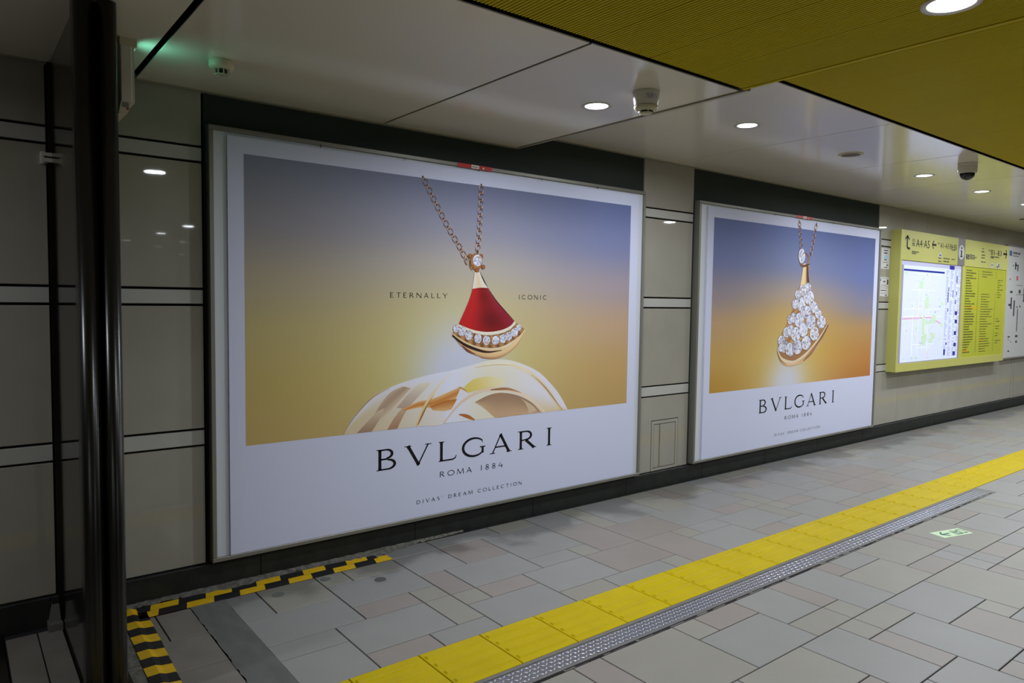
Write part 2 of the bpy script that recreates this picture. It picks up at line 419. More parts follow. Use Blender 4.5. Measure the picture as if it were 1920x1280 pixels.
while xx < -0.8:
    for yb in (-0.02, -0.6, -1.2, -1.8, -2.4, -3.0):
        w = min(0.595, -0.785 - xx) if yb > -1.1 else min(0.595, gx(-4) - xx)
        if w > 0.05: mb.box(xx, xx + w - .005, max(yb - 0.575, gy(25)), yb, -0.02, 0, rt.choice((0, 0, 1, 2)), skip='b')
    xx += 0.6
obj('distant_floor_tiles', mb, [M['tile_g'], M['tile_b'], M['tile_p']], floor, kind='stuff')
# cement strip across the tiles
mb = MB()
n = 40
L = []; R = []
for k in range(n + 1):
    y = -0.138 - 1.0 * k / n
    L.append((-0.080 + random.uniform(-.004, .004), y)); R.append((0.069 + random.uniform(-.002, .003), y))
for k in range(n):
    mb.quad((L[k + 1][0], L[k + 1][1], .0016), (R[k + 1][0], R[k + 1][1], .0016), (R[k][0], R[k][1], .0016), (L[k][0], L[k][1], .0016))
obj('cement_strip', mb, M['concrete'], floor)
# rough cement channel at the partition, with a steel guide
mb = MB(); mb.box(-0.415, -0.262, -1.1385, 0.03, -0.02, -0.001)
obj('cement_channel', mb, M['rough'], floor)
mb = MB(); mb.box(-0.84, -0.775, -1.1385, 0.03, -0.02, 0.004)
obj('threshold_plate', mb, M['post'], floor)
mb = MB(); mb.box(-0.566, -0.415, -1.1385, 0.03, -0.02, 0.003)
obj('floor_guide', mb, M['post'], floor)
# small round floor plugs (three greyed screw covers)
for x, y, r, c in ((0.295, -0.232, 0.030, 'concrete'), (0.555, -0.185, 0.028, 'concrete'), (0.776, -0.352, 0.030, 'plug')):
    m = MB(); m.lathe(x, y, [(r, 0.0), (r - .002, 0.0022)], n=20, cap1=True)
    obj('floor_plug', m, M[c], floor)
# ------------------------------------------------------------------ tactile strip
ts = thing('tactile_strip', (0, -1.2905, 0), 'yellow tactile guiding strip of ribbed tiles along the tiled floor', 'tactile paving')
m = MB()
m.cham(0.002, 0.298, 0.001, 0.299, -0.02, 0.002, 0.002)
for k in range(4):
    yc = 0.257 - 0.0695 * k - 0.0
    a, b = 0.011, 0.289
    lo, hi = 0.0140, 0.0085
    n = 5
    i = len(m.v)
    # raised bar: trapezoid with sloped ends
    P = [(a, yc - lo, .002), (b, yc - lo, .002), (b, yc + lo, .002), (a, yc + lo, .002), (a + .006, yc - hi, .007), (b - .006, yc - hi, .007), (b - .006, yc + hi, .007), (a + .006, yc + hi, .007)]
    m.v += P
    for f in ((4, 5, 6, 7), (0, 1, 5, 4), (1, 2, 6, 5), (2, 3, 7, 6), (3, 0, 4, 7)): m.f.append(tuple(i + q for q in f)); m.mi.append(0); m.sm.append(False)
tme = m.mesh('tactile_tile', [M['tact']])
for k in range(-6, 95):
    inst('tactile_tile', tme, (0.2277 + 0.3 * k, -1.4405, 0), ts)
# ------------------------------------------------------------------ drain cover
dc = thing('drain_cover', (1.7, -1.51, 0), 'grey steel checker plate drain cover beside the yellow tactile strip', 'drain cover')
x0, x1 = -1.4, 5.33
m = MB(); m.box(x0, x1, -1.462, -1.4425, -0.02, 0.001); m.box(x0, x1, -1.572, -1.558, -0.02, 0.001)
obj('edge_rail', m, M['flat_steel'], dc)
m = MB(); m.box(x0, x1, -1.557, -1.4635, -0.02, -0.0005)
obj('checker_plate', m, M['steel'], dc)
m = MB()
k = 0; xx = x0 + 0.02
while xx < x1 - 0.02:
    for r in range(4):
        yc = -1.4755 - 0.0232 * r
        s = 1 if (k + r) % 2 else -1
        dx, dy = 0.0092, 0.0066 * s
        l = math.hypot(dx, dy); nx, ny = -dy / l * 0.0030, dx / l * 0.0030
        i = len(m.v)
        m.v += [(xx - dx, yc - dy, 0), (xx + nx, yc + ny, 0), (xx + dx, yc + dy, 0), (xx - nx, yc - ny, 0), (xx, yc, 0.0022)]
        for f in ((1, 0, 4), (2, 1, 4), (3, 2, 4), (0, 3, 4)): m.f.append(tuple(i + q for q in f)); m.mi.append(0); m.sm.append(False)
    xx += 0.0215; k += 1
obj('raised_treads', m, mat('polished_tread', rgb(206, 208, 220), 0.3, metal=0.35), dc, kind='stuff')
m = MB(); m.box(x0, x1 + .075, -1.584, -1.5725, -0.02, -0.0008); m.box(x1 + .002, x1 + .075, -1.5725, -1.4415, -0.02, -0.0008)
obj('mortar_edge', m, M['flat_steel'], dc)
# dirt and broken sealant at the edge of the cover
m = MB()
xx = x0
while xx < x1:
    w = random.uniform(0.02, 0.10)
    a = -1.5725; b = -1.5725 - random.uniform(0.004, 0.014)
    m.quad((xx, b, 0.0006), (xx + w, b + random.uniform(-.003, .003), 0.0006), (xx + w, a, 0.0006), (xx, a, 0.0006)); xx += w + (random.uniform(0.0, 0.08) if random.random() < .4 else 0)
obj('sealant', m, M['grout'], dc, kind='stuff')
# ------------------------------------------------------------------ ceiling
mb = MB(); mb.box(-8, XST + .01, YB, 0.1, ZLO + 0.06, 2.75); mb.box(XST + .01, 34, YB, 0.1, ZHI + 0.06, 2.75)
ceil = obj('ceiling', mb, M['black'], kind='structure')
def cpanel(x0, x1, z, g0, g1, y0=YC + 0.012):
    m = MB(); m.cham(x0 + g0, x1 - g1, y0, 0.07, z, z + 0.005, 0.001, sign=-1)
    obj('ceiling_panel', m, M['ceil'], ceil, loc=((x0 + x1) / 2, -0.75, z))
for k in range(6): cpanel(-1.495 - 1.245 * k, -0.25 - 1.245 * k, ZLO, 0.008, 0.013)
cpanel(-0.25, 0.995, ZLO, 0.013, 0.007); cpanel(0.995, 1.926, ZLO, 0.007, 0.0)
cpanel(1.97, 3.45, ZHI, 0.0, 0.0035)
for k in range(24): cpanel(3.45 + 1.2437 * k, 3.45 + 1.2437 * (k + 1), ZHI, 0.0035, 0.0035)
m = MB(); m.box(1.930, 1.948, YC - 0.030, 0.07, ZLO - 0.006, ZHI + .03); m.box(1.948, 1.958, YC - 0.030, 0.07, ZLO - 0.002, ZHI + .03)
obj('step_trim', m, M['ceiltrim'], ceil)
# slim cream strip along the wall
m = MB(); m.box(-8, 1.94, 0.030, 0.075, ZLO - 0.006, ZLO + 0.02); m.box(1.97, 34, 0.034, 0.075, ZHI - 0.006, ZHI + .02)
obj('wall_trim', m, M['ceiltrim'], ceil)
# mustard ribbed panels
RIB, DEP = 0.01555, 0.0042
def ribbed(x0, x1, z, y0, y1, m=None):
    m = m or MB()
    n = round((x1 - x0) / RIB); w = (x1 - x0) / n
    for k in range(n):
        a = x0 + w * k; b = a + w
        e = w * 0.24
        m.quad((a, y0, z + DEP), (a, y1, z + DEP), (a + e, y1, z + DEP), (a + e, y0, z + DEP))
        m.quad((a + e, y0, z + DEP), (a + e, y1, z + DEP), (a + e * 1.4, y1, z), (a + e * 1.4, y0, z))
        m.quad((a + e * 1.4, y0, z), (a + e * 1.4, y1, z), (b - e * 0.4, y1, z), (b - e * 0.4, y0, z))
        m.quad((b - e * 0.4, y0, z), (b - e * 0.4, y1, z), (b, y1, z + DEP), (b, y0, z + DEP))
    return m
YY0, YY1 = -6.2, YC - 0.022
PW = 0.311
base_me = ribbed(0, PW - 0.003, 0, YY0, YY1).mesh('ribbed_panel', [M['yelceil']])
for k in range(12): inst('ribbed_panel', base_me, (1.905 - PW * (k + 1), 0, ZLO), ceil)
for k in range(40): inst('ribbed_panel', base_me, (1.935 + PW * k, 0, ZHI), ceil)
m = MB()
m.quad((-8, YY0, ZLO), (-8, YY1, ZLO), (1.905 - PW * 12, YY1, ZLO), (1.905 - PW * 12, YY0, ZLO))
m.quad((1.935 + PW * 40, YY0, ZHI), (1.935 + PW * 40, YY1, ZHI), (34, YY1, ZHI), (34, YY0, ZHI))
m.quad((-8, YB, ZLO), (-8, YY0, ZLO), (1.905, YY0, ZLO), (1.905, YB, ZLO))
m.quad((1.935, YB, ZHI), (1.935, YY0, ZHI), (34, YY0, ZHI), (34, YB, ZHI))
obj('distant_ribbed_ceiling', m, M['yelceil'], ceil, kind='stuff')
m = MB(); m.box(1.906, 1.926, YB, YC - 0.02, ZLO - 0.003, ZHI + .05)
obj('ribbed_step_trim', m, M['yelceil'], ceil)
# ------------------------------------------------------------------ downlights
def downlight(x, y, z, r, label, group=None, watt=None):
    t = thing('downlight', (x, y, z), label, 'ceiling light', group)
    m = MB(); m.lathe(x, y, [(r + .020, z + .001), (r + .018, z - .004), (r + .004, z - .003), (r, z - .0005), (r, z + .0)], n=40)
    obj('trim_ring', m, M['ring'], t)
    m = MB(); m.lathe(x, y, [(0.0005, z - .0018), (r * .6, z - .0015), (r + .001, z - .0008)], n=40, smooth=True)
    o = obj('lens', m, M['lens'], t)
    la = bpy.data.lights.new('downlight_lamp', 'AREA'); la.shape = 'DISK'; la.size = r * 1.9
    la.energy = watt or LAMP_W; la.color = LAMP_COL; la.spread = LAMP_SPREAD
    lo = bpy.data.objects.new('downlight_lamp', la); C.objects.link(lo); lo.parent = t
    lo.location = (0, 0, -0.006)
    return t
downlight(1.621, -0.980, ZLO, 0.056, 'round downlight in the lower cream ceiling beside the labelled smoke detector')
downlight(2.861, -0.998, ZHI, 0.056, 'round downlight in the raised cream ceiling just past the step, nearest of that level')
downlight(5.371, -0.974, ZHI, 0.056, 'round downlight in the cream ceiling left of the dome camera')
downlight(6.615, -0.968, ZHI, 0.056, 'round downlight in the cream ceiling behind and below the dome camera')
downlight(1.616, -2.575, ZLO, 0.068, 'large round downlight set in the mustard ribbed ceiling at the top edge', watt=12.5)
OUT = 'downlights outside the picture'
ORD = ['first', 'second', 'third', 'fourth', 'fifth', 'sixth', 'seventh', 'eighth', 'ninth', 'tenth', 'eleventh', 'twelfth', 'thirteenth']
for k, x in enumerate((7.86, 9.10, 10.35, 12.8, 15.3, 17.8, 21.5, 26)): downlight(x, -0.97, ZHI, 0.056, ORD[k] + ' downlight of the cream ceiling row beyond the right edge of the picture', OUT)
downlight(0.37, -2.50, ZLO, 0.075, 'round downlight in the mustard ceiling overhead, mirrored in the left wall panel', OUT, watt=12.5)
for k, x in enumerate((4.11, 5.37, 6.61, 8.5, 10.4, 12.9, 15.4, 18, 22)): downlight(x, -2.575, ZHI, 0.075, ORD[k] + ' downlight of the mustard ceiling row beyond the right edge of the picture', OUT)
for k, (x, y) in enumerate(((-2.12, -0.98), (-3.4, -4.6), (-5.2, -5.6), (-3.4, -7.0), (5.4, -4.4), (7.9, -4.4), (10.4, -4.4), (1.72, -6.97), (1.70, -8.5), (1.58, -10.6), (2.79, -11.7), (2.72, -13.5), (3.88, -16.4))):  # left-hand lamps are added, out of view, to brighten the left wall
    downlight(x, y, ZLO if x < 1.9 else ZHI, 0.075, ORD[k] + ' unseen downlight of the hall to the left and behind the viewer', OUT)
# ------------------------------------------------------------------ text and lettering
def text(body, x0, x1, z0, z1, y, material, parent, name='lettering'):
    cu = bpy.data.curves.new('text', 'FONT'); cu.body = body; cu.size = 1.0; cu.resolution_u = 4
    o = bpy.data.objects.new('text', cu); C.objects.link(o)
    bpy.context.view_layer.update()
    dg = bpy.context.evaluated_depsgraph_get()
    me = bpy.data.meshes.new_from_object(o.evaluated_get(dg))
    bpy.data.objects.remove(o); bpy.data.curves.remove(cu)
    vs = [v.co.copy() for v in me.vertices]
    if not vs: return None
    ax, bx = min(v.x for v in vs), max(v.x for v in vs); az, bz = min(v.y for v in vs), max(v.y for v in vs)
    L = wloc(parent)
    for v in me.vertices:
        v.co = Vector((x0 + (v.co.x - ax) / max(bx - ax, 1e-6) * (x1 - x0), y, z0 + (v.co.y - az) / max(bz - az, 1e-6) * (z1 - z0))) - L
    me.materials.clear(); me.materials.append(material); me.name = name
    o = bpy.data.objects.new(name, me); C.objects.link(o); o.parent = parent
    return o
def arc(cx, cy, rx, ry, a0, a1, w0, w1=None, w2=None, n=14):
    w1 = w0 if w1 is None else w1; w2 = w0 if w2 is None else w2
    out = []
    for k in range(n + 1):
        t = k / n; a = math.radians(a0 + (a1 - a0) * t)
        w = w0 + (w1 - w0) * 2 * t if t < .5 else w1 + (w2 - w1) * (2 * t - 1)
        out.append((cx + rx * math.cos(a), cy + ry * math.sin(a), w))
    return out
def glyph(ch, K, k, sf):
    """strokes of a flared roman capital in a unit box; K thick and k thin half widths, sf serif length"""
    def st(x0, y0, x1, y1, w):        # flared straight stroke
        return [(x0, y0, w * 1.18), (x0 + (x1 - x0) * .18, y0 + (y1 - y0) * .18, w), (x0 + (x1 - x0) * .82, y0 + (y1 - y0) * .82, w), (x1, y1, w * 1.18)]
    def se(x, y, l=1.0, a=0.0):        # serif
        return [(x - sf * l, y - a * sf, k * .55), (x + sf * l, y + a * sf, k * .55)] if sf else None
    h = k * .55
    if ch == 'A': r = [st(.07, .0, .46, .98, k), st(.44, 1.0, .87, 0, K), [(.2, .33, k), (.72, .33, k)], se(.07, h), se(.87, h)]
    elif ch == 'B': r = [st(.14, 0, .14, 1, K), [(.10, 1 - k, k), (.42, 1 - k, k)] + arc(.42, .76, .24, .24 - k, 90, -90, k, K, k) , [(.42, .52, k), (.14, .52, k)], [(.14, .52, k), (.48, .52, k)] + arc(.48, .26, .30, .26 - k, 90, -90, k, K, k) + [(.10, k, k)], se(.06, h, .6), se(.06, 1 - h, .6)]
    elif ch == 'C': r = [arc(.5, .5, .46, .5 - k, 48, 312, k, K, k, 22), [(.80, .87, k), (.84, .72, k * .5)] if sf else None]
    elif ch == 'D': r = [st(.14, 0, .14, 1, K), [(.10, 1 - k, k)] + arc(.40, .5, .46, .5 - k, 90, -90, k, K, k, 18) + [(.10, k, k)]]
    elif ch == 'E': r = [st(.14, 0, .14, 1, K), [(.12, 1 - k, k), (.78, 1 - k, k)], [(.12, .52, k), (.68, .52, k)], [(.12, k, k), (.82, k, k)]]
    elif ch == 'G': r = [arc(.5, .5, .45, .5 - k, 46, 322, k, K, k, 24), [(.815, .855, k), (.845, .70, k * .5)], st(.855, .15, .855, .47, K * .85), [(.74, .47, k * .8), (.97, .47, k * .8)], [(.80, .17, k), (.855, .22, k)]]
    elif ch == 'I': r = [st(.5, 0, .5, 1, K), se(.5, h, 1.2), se(.5, 1 - h, 1.2)]
    elif ch == '1': r = [st(.5, 0, .5, 1, K)]
    elif ch == 'L': r = [st(.2, 0, .2, 1, K), [(.14, k, k), (.80, k, k), (.93, .06 + k, k), (.99, .24, k * .5)] if sf else [(.14, k, k), (.92, k, k)], se(.16, h, .8), se(.2, 1 - h, 1.1)]
    elif ch == 'M': r = [st(.06, 0, .14, 1, k), st(.14, 1, .5, .08, K), st(.5, .08, .86, 1, k), st(.86, 1, .94, 0, K)]
    elif ch == 'N': r = [st(.1, 0, .1, 1, k), st(.1, 1, .9, 0, K), st(.9, 0, .9, 1, k)]
    elif ch == 'O': r = [arc(.5, .5, .46, .5 - k, 90, 270, k, K, k, 16), arc(.5, .5, .46, .5 - k, 270, 450, k, K, k, 16)]
    elif ch == 'R': r = [st(.14, 0, .14, 1, K), [(.08, 1 - k, k), (.42, 1 - k, k)] + arc(.42, .74, .26, .26 - k, 90, -90, k, K, k) + [(.14, .48, k)], st(.40, .50, .84, .03, K), [(.80, .05, k), (.97, .05, k * .5)] if sf else None, se(.14, h, 1.1), se(.06, 1 - h, .6)]
    elif ch == 'S': r = [arc(.47, .74, .30, .26 - k, 40, 250, k, K * .8, K) + arc(.5, .255, .34, .255 - k, 80, -140, K, K * .8, k)]
    elif ch == 'T': r = [st(.5, 0, .5, 1, K), [(.08, 1 - k, k), (.92, 1 - k, k)]]
    elif ch == 'V': r = [st(.10, 1, .53, .0, K), st(.50, .02, .90, 1, k), se(.10, 1 - h), se(.90, 1 - h)]
    elif ch == 'Y': r = [st(.08, 1, .5, .48, K), st(.5, .48, .92, 1, k), st(.5, 0, .5, .5, K)]
    elif ch == '8': r = [arc(.5, .75, .27, .25 - k, 0, 360, K * .8, K * .8, K * .8, 20), arc(.5, .26, .34, .26 - k, 0, 360, K * .8, K * .8, K * .8, 20)]
    elif ch == '4': r = [st(.52, .98, .08, .32, k), [(.06, .32, k), (.96, .32, k)], st(.74, -.05, .74, .6, K)]
    elif ch == "'": r = [[(.5, 1, K), (.42, .72, k * .6)]]
    else: r = []
    return [q for q in r if q]
def ribbon(m, pts, X, Y, Z, sx, sz):
    """flat ribbon on the wall plane: pts in glyph units; widths measured in glyph heights"""
    Q = [(X + p[0] * sx, Z + p[1] * sz, p[2] * sz) for p in pts]
    i = len(m.v)
    for a, q in enumerate(Q):
        p0 = Q[max(a - 1, 0)]; p1 = Q[min(a + 1, len(Q) - 1)]
        dx, dz = p1[0] - p0[0], p1[1] - p0[1]; l = math.hypot(dx, dz) or 1
        nx, nz = -dz / l * q[2], dx / l * q[2]
        m.v += [(q[0] + nx, Y, q[1] + nz), (q[0] - nx, Y, q[1] - nz)]
    for a in range(len(Q) - 1):
        m.f.append((i + 2 * a, i + 2 * a + 1, i + 2 * a + 3, i + 2 * a + 2)); m.mi.append(0); m.sm.append(False)
NW = {'I': .42, '1': .42, "'": .30, 'M': 1.12, 'O': 1.05, 'G': 1.05, 'C': .98, 'N': 1.0, 'E': .72, 'L': .74, 'S': .72, 'R': .85, 'B': .8, 'T': .85, '8': .75, '4': .8, 'D': .95, ' ': .55, 'A': .95, 'V': .95, 'Y': .9}
def words(m, body, x0, x1, z0, z1, y, K, k, sf=0, track=.36):
    tot = sum(NW[c] for c in body) + track * (len(body) - 1)
    u = (x1 - x0) / tot; x = x0
    for c in body:
        for st in glyph(c, K, k, sf): ribbon(m, st, x, y, z0, NW[c] * u, z1 - z0)
        x += (NW[c] + track) * u
# ------------------------------------------------------------------ printed art
def lin(c): return tuple(s2l(min(255, max(0, v)) / 255) for v in c)
def mix(a, b, t): return tuple(a[i] + (b[i] - a[i]) * t for i in range(3))
def ss(a, b, x):
    t = min(1, max(0, (x - a) / (b - a))); return t * t * (3 - 2 * t)
def resample(pts, n, smooth=True):
    if smooth and len(pts) > 2:
        o = []
        for i in range(len(pts) - 1):
            p0 = pts[max(i - 1, 0)]; p1 = pts[i]; p2 = pts[i + 1]; p3 = pts[min(i + 2, len(pts) - 1)]
            for k in range(8):
                t = k / 8
                o.append(tuple(.5 * (2 * p1[a] + (p2[a] - p0[a]) * t + (2 * p0[a] - 5 * p1[a] + 4 * p2[a] - p3[a]) * t * t + (3 * p1[a] - p0[a] - 3 * p2[a] + p3[a]) * t ** 3) for a in (0, 1)))
        o.append(pts[-1]); pts = o
    d = [0]
    for a, b in zip(pts, pts[1:]): d.append(d[-1] + math.hypot(b[0] - a[0], b[1] - a[1]))
    out = []; j = 0
    for k in range(n + 1):
        s = d[-1] * k / n
        while j < len(pts) - 2 and d[j + 1] < s: j += 1
        t = (s - d[j]) / ((d[j + 1] - d[j]) or 1)
        out.append((pts[j][0] + (pts[j + 1][0] - pts[j][0]) * t, pts[j][1] + (pts[j + 1][1] - pts[j][1]) * t))
    return out
def strip(m, A, B, y, col, nu=16, nv=6):
    """patch between two printed outlines A and B; col(u along, v from A to B) gives an sRGB colour"""
    A = resample(A, nu); B = resample(B, nu); y = m.layer(y)
    i = len(m.v)
    for v in range(nv + 1):
        for u in range(nu + 1):
            t = v / nv
            m.v.append((A[u][0] + (B[u][0] - A[u][0]) * t, y, A[u][1] + (B[u][1] - A[u][1]) * t))
            m.c.append(lin(col(u / nu, t)))
    for v in range(nv):
        for u in range(nu):
            a = i + v * (nu + 1) + u
            m.f.append((a, a + nu + 1, a + nu + 2, a + 1)); m.mi.append(0); m.sm.append(False)
def coons(m, top, bot, lef, rig, y, col, nu=18, nv=14):
    T_, B_2, L_, R_ = resample(top, nu), resample(bot, nu), resample(lef, nv), resample(rig, nv)
    y = m.layer(y); i = len(m.v)
    for v in range(nv + 1):
        for u in range(nu + 1):
            a, b = u / nu, v / nv
            p = []
            for k in (0, 1):
                p.append((1 - b) * T_[u][k] + b * B_2[u][k] + (1 - a) * L_[v][k] + a * R_[v][k] - ((1 - a) * (1 - b) * T_[0][k] + a * (1 - b) * T_[-1][k] + (1 - a) * b * B_2[0][k] + a * b * B_2[-1][k]))
            m.v.append((p[0], y, p[1])); m.c.append(lin(col(a, b)))
    for v in range(nv):
        for u in range(nu):
            a = i + v * (nu + 1) + u
            m.f.append((a, a + nu + 1, a + nu + 2, a + 1)); m.mi.append(0); m.sm.append(False)
def line(m, pts, w0, w1, y, col, col2=None, n=20):
    P = resample(pts, n); i = len(m.v); y = m.layer(y)
    col2 = col2 or col
    for k, p in enumerate(P):
        a = P[max(k - 1, 0)]; b = P[min(k + 1, n)]
        dx, dz = b[0] - a[0], b[1] - a[1]; l = math.hypot(dx, dz) or 1
        t = k / n; w = (w0 + (w1 - w0) * t) * (0.25 + 0.75 * math.sin(math.pi * min(max(t, .06), .94)))
        m.v += [(p[0] - dz / l * w, y, p[1] + dx / l * w), (p[0] + dz / l * w, y, p[1] - dx / l * w)]
        c = lin(mix(col, col2, t)); m.c += [c, c]
    for k in range(n): m.f.append((i + 2 * k, i + 2 * k + 1, i + 2 * k + 3, i + 2 * k + 2)); m.mi.append(0); m.sm.append(False)
def blob(m, x, z, rx, rz, y, c0, c1, n=14):
    y = m.layer(y); i = len(m.v); m.v.append((x, y, z)); m.c.append(lin(c0))
    for k in range(n):
        a = 2 * math.pi * k / n; m.v.append((x + rx * math.cos(a), y, z + rz * math.sin(a))); m.c.append(lin(c1))
    for k in range(n): m.f.append((i, i + 1 + k, i + 1 + (k + 1) % n)); m.mi.append(0); m.sm.append(False)
rd = random.Random(5)
def gem(m, x, z, rx, rz, y):
    """round brilliant seen from the front: facets printed light and dark"""
    n = 16; rings = [0.0, 0.42, 0.75, 1.0]
    light = (236, 238, 252); dark = (120, 118, 142)
    blob(m, x, z, rx * 1.06, rz * 1.06, y + .0001, (150, 120, 100), (120, 92, 70)); y = m.layer(y)
    for r in range(3):
        for k in range(n):
            a = 2 * math.pi * k / n; b = 2 * math.pi * (k + 1) / n
            q = [(rings[r], a), (rings[r + 1], a), (rings[r + 1], b), (rings[r], b)]
            i = len(m.v)
            t = rd.random(); c = mix(light, dark, t * t * (0.9 if r == 1 else 0.7))
            if rd.random() < .05: c = (205, 168, 140)
            for R, A in q: m.v.append((x + rx * R * math.cos(A), y, z + rz * R * math.sin(A))); m.c.append(lin(c))
            m.f.append((i, i + 1, i + 2, i + 3)); m.mi.append(0); m.sm.append(False)
def ring(m, x, z, rx, rz, ang, y, w=.0048, c0=(222, 184, 156), c1=(104, 72, 60), n=18, ph=0.0):
    y = m.layer(y); i = len(m.v); ca, sa = math.cos(ang), math.sin(ang)
    for k in range(n):
        a = 2 * math.pi * k / n
        for s in (1, -1):
            px_, pz_ = (rx + s * w * .5) * math.cos(a), (rz + s * w * .5) * math.sin(a)
            m.v.append((x + px_ * ca - pz_ * sa, y, z + px_ * sa + pz_ * ca))
            m.c.append(lin(mix(c0, c1, .5 + .5 * math.sin(2 * a + ph + (.6 if s > 0 else -.6)))))
    for k in range(n):
        a = i + 2 * k; b = i + 2 * ((k + 1) % n)
        m.f.append((a, a + 1, b + 1, b)); m.mi.append(0); m.sm.append(False)
def chain(m, pts, n, y, rx, rz, w=.0048):
    P = resample(pts, n * 2)
    for k in range(n * 2 + 1):
        a = P[max(k - 1, 0)]; b = P[min(k + 1, n * 2)]
        ang = math.atan2(b[1] - a[1], b[0] - a[0]) + math.pi / 2
        if k % 2: ring(m, P[k][0], P[k][1], rx, rz, ang, y, w=w, ph=ang * 2)
        else: ring(m, P[k][0], P[k][1], .0030, rz * .50, ang, y - .0001, w=w * 1.1, c0=(120, 86, 70), c1=(58, 42, 38))
def picture(x0, x1, z0, z1, y, fn, parent, nu=72, nv=52):
    m = MB()
    for v in range(nv + 1):
        for u in range(nu + 1):
            a, b = u / nu, v / nv
            m.v.append((x0 + (x1 - x0) * a, y, z1 + (z0 - z1) * b)); m.c.append(lin(mix((0, 0, 0), fn(a, b), .914)))
    for v in range(nv):
        for u in range(nu):
            a = v * (nu + 1) + u; m.f.append((a, a + nu + 1, a + nu + 2, a + 1)); m.mi.append(0); m.sm.append(False)
    return obj('printed_picture', m, M['ink'], parent)
def ramp(stops, t):
    for (a, ca), (b, cb) in zip(stops, stops[1:]):
        if t <= b: return mix(ca, cb, ss(a, b, t) * .5 + .5 * min(1, max(0, (t - a) / (b - a))))
    return stops[-1][1]
def sky1(u, v):
    l = ramp([(0, (146, 152, 172)), (.22, (166, 162, 170)), (.42, (196, 182, 156)), (.60, (208, 190, 132)), (.8, (210, 186, 114)), (1, (212, 182, 116))], v)
    c = ramp([(0, (128, 134, 164)), (.18, (160, 160, 184)), (.36, (194, 184, 184)), (.54, (214, 196, 156)), (.72, (222, 202, 140)), (1, (220, 190, 122))], v)
    r = ramp([(0, (116, 128, 178)), (.2, (138, 146, 190)), (.42, (184, 168, 176)), (.60, (212, 178, 146)), (.8, (214, 176, 118)), (1, (210, 174, 112))], v)
    q = mix(l, c, ss(0, .5, u)) if u < .5 else mix(c, r, ss(.5, 1, u))
    dx = (u - .45) / .22; dy = (v - .82) / .36
    g = math.exp(-(dx * dx + dy * dy)); 
    q = mix(q, (232, 224, 150), min(1, g * .9)); 
    dx = (u - .46) / .115; dy = (v - .80) / .23
    g = math.exp(-(dx * dx + dy * dy) ** 1.25)
    return mix(q, (226, 230, 250), min(1, g * 1.1))
def sky2(u, v):
    l = ramp([(0, (112, 124, 176)), (.22, (128, 138, 186)), (.42, (168, 156, 166)), (.6, (208, 174, 134)), (.8, (216, 174, 100)), (1, (206, 158, 70))], v)
    c = ramp([(0, (118, 132, 186)), (.25, (142, 150, 188)), (.42, (190, 170, 158)), (.58, (220, 178, 104)), (.8, (226, 184, 92)), (1, (222, 180, 110))], v)
    r = ramp([(0, (104, 116, 172)), (.30, (118, 130, 184)), (.50, (150, 144, 164)), (.66, (196, 156, 104)), (.85, (208, 146, 80)), (1, (200, 132, 70))], v)
    q = mix(l, c, ss(0, .45, u)) if u < .45 else mix(c, r, ss(.45, 1, u))
    dx = (u - .42) / .2; dy = (v - .98) / .36
    q = mix(q, (232, 214, 140), math.exp(-(dx * dx + dy * dy)) * .8)
    dx = (u - .42) / .11; dy = (v - 1.0) / .2
    return mix(q, (228, 230, 246), math.exp(-(dx * dx + dy * dy) ** 1.2))
def poster(dx, sky, label):
    t = thing('advertising_poster', (dx + 1.59, 0.002, 0.156), label, 'poster')
    m = MB(); m.box(dx + .144, dx + 3.034, 0.0020, 0.0135, 0.157, 2.192)
    obj('paper_sheet', m, M['paper'], t)
    picture(dx + .221, dx + 2.953, 0.690, 2.113, 0.0016, sky, t)
    m = MB(); y = 0.0016
    BX = [('B', .936, 1.082), ('V', 1.118, 1.288), ('L', 1.335, 1.470), ('G', 1.508, 1.690), ('A', 1.728, 1.892), ('R', 1.945, 2.103), ('I', 2.168, 2.250)]
    for c, a, b in BX:
        m = MB()
        for st in glyph(c, .080, .038, (.13 if c in 'AVLR' else .10) if c != 'I' else .22): ribbon(m, st, dx + a, y, .4635, b - a, .1195)
        obj('letter', m, M['black_ink'], t)
    m = MB(); words(m, 'ROMA 1884', dx + 1.350, dx + 1.824, .3705, .4035, y, .080, .054)
    words(m, "DIVAS' DREAM COLLECTION", dx + 1.193, dx + 1.980, .2345, .2565, y, .085, .062)
    obj('small_lettering', m, M['black_ink'], t, kind='stuff')
    return t
p1 = poster(0.0, sky1, 'wide jewellery poster showing a red fan pendant above a golden glass dome')
p2 = poster(3.709, sky2, 'wide jewellery poster showing a pendant paved with clear stones under an orange and blue sky')
m = MB(); words(m, 'ETERNALLY', 1.015, 1.395, 1.432, 1.4605, 0.0012, .076, .056); words(m, 'ICONIC', 1.930, 2.170, 1.432, 1.4605, 0.0012, .076, .056)
obj('picture_lettering', m, M['black_ink'], p1, kind='stuff')
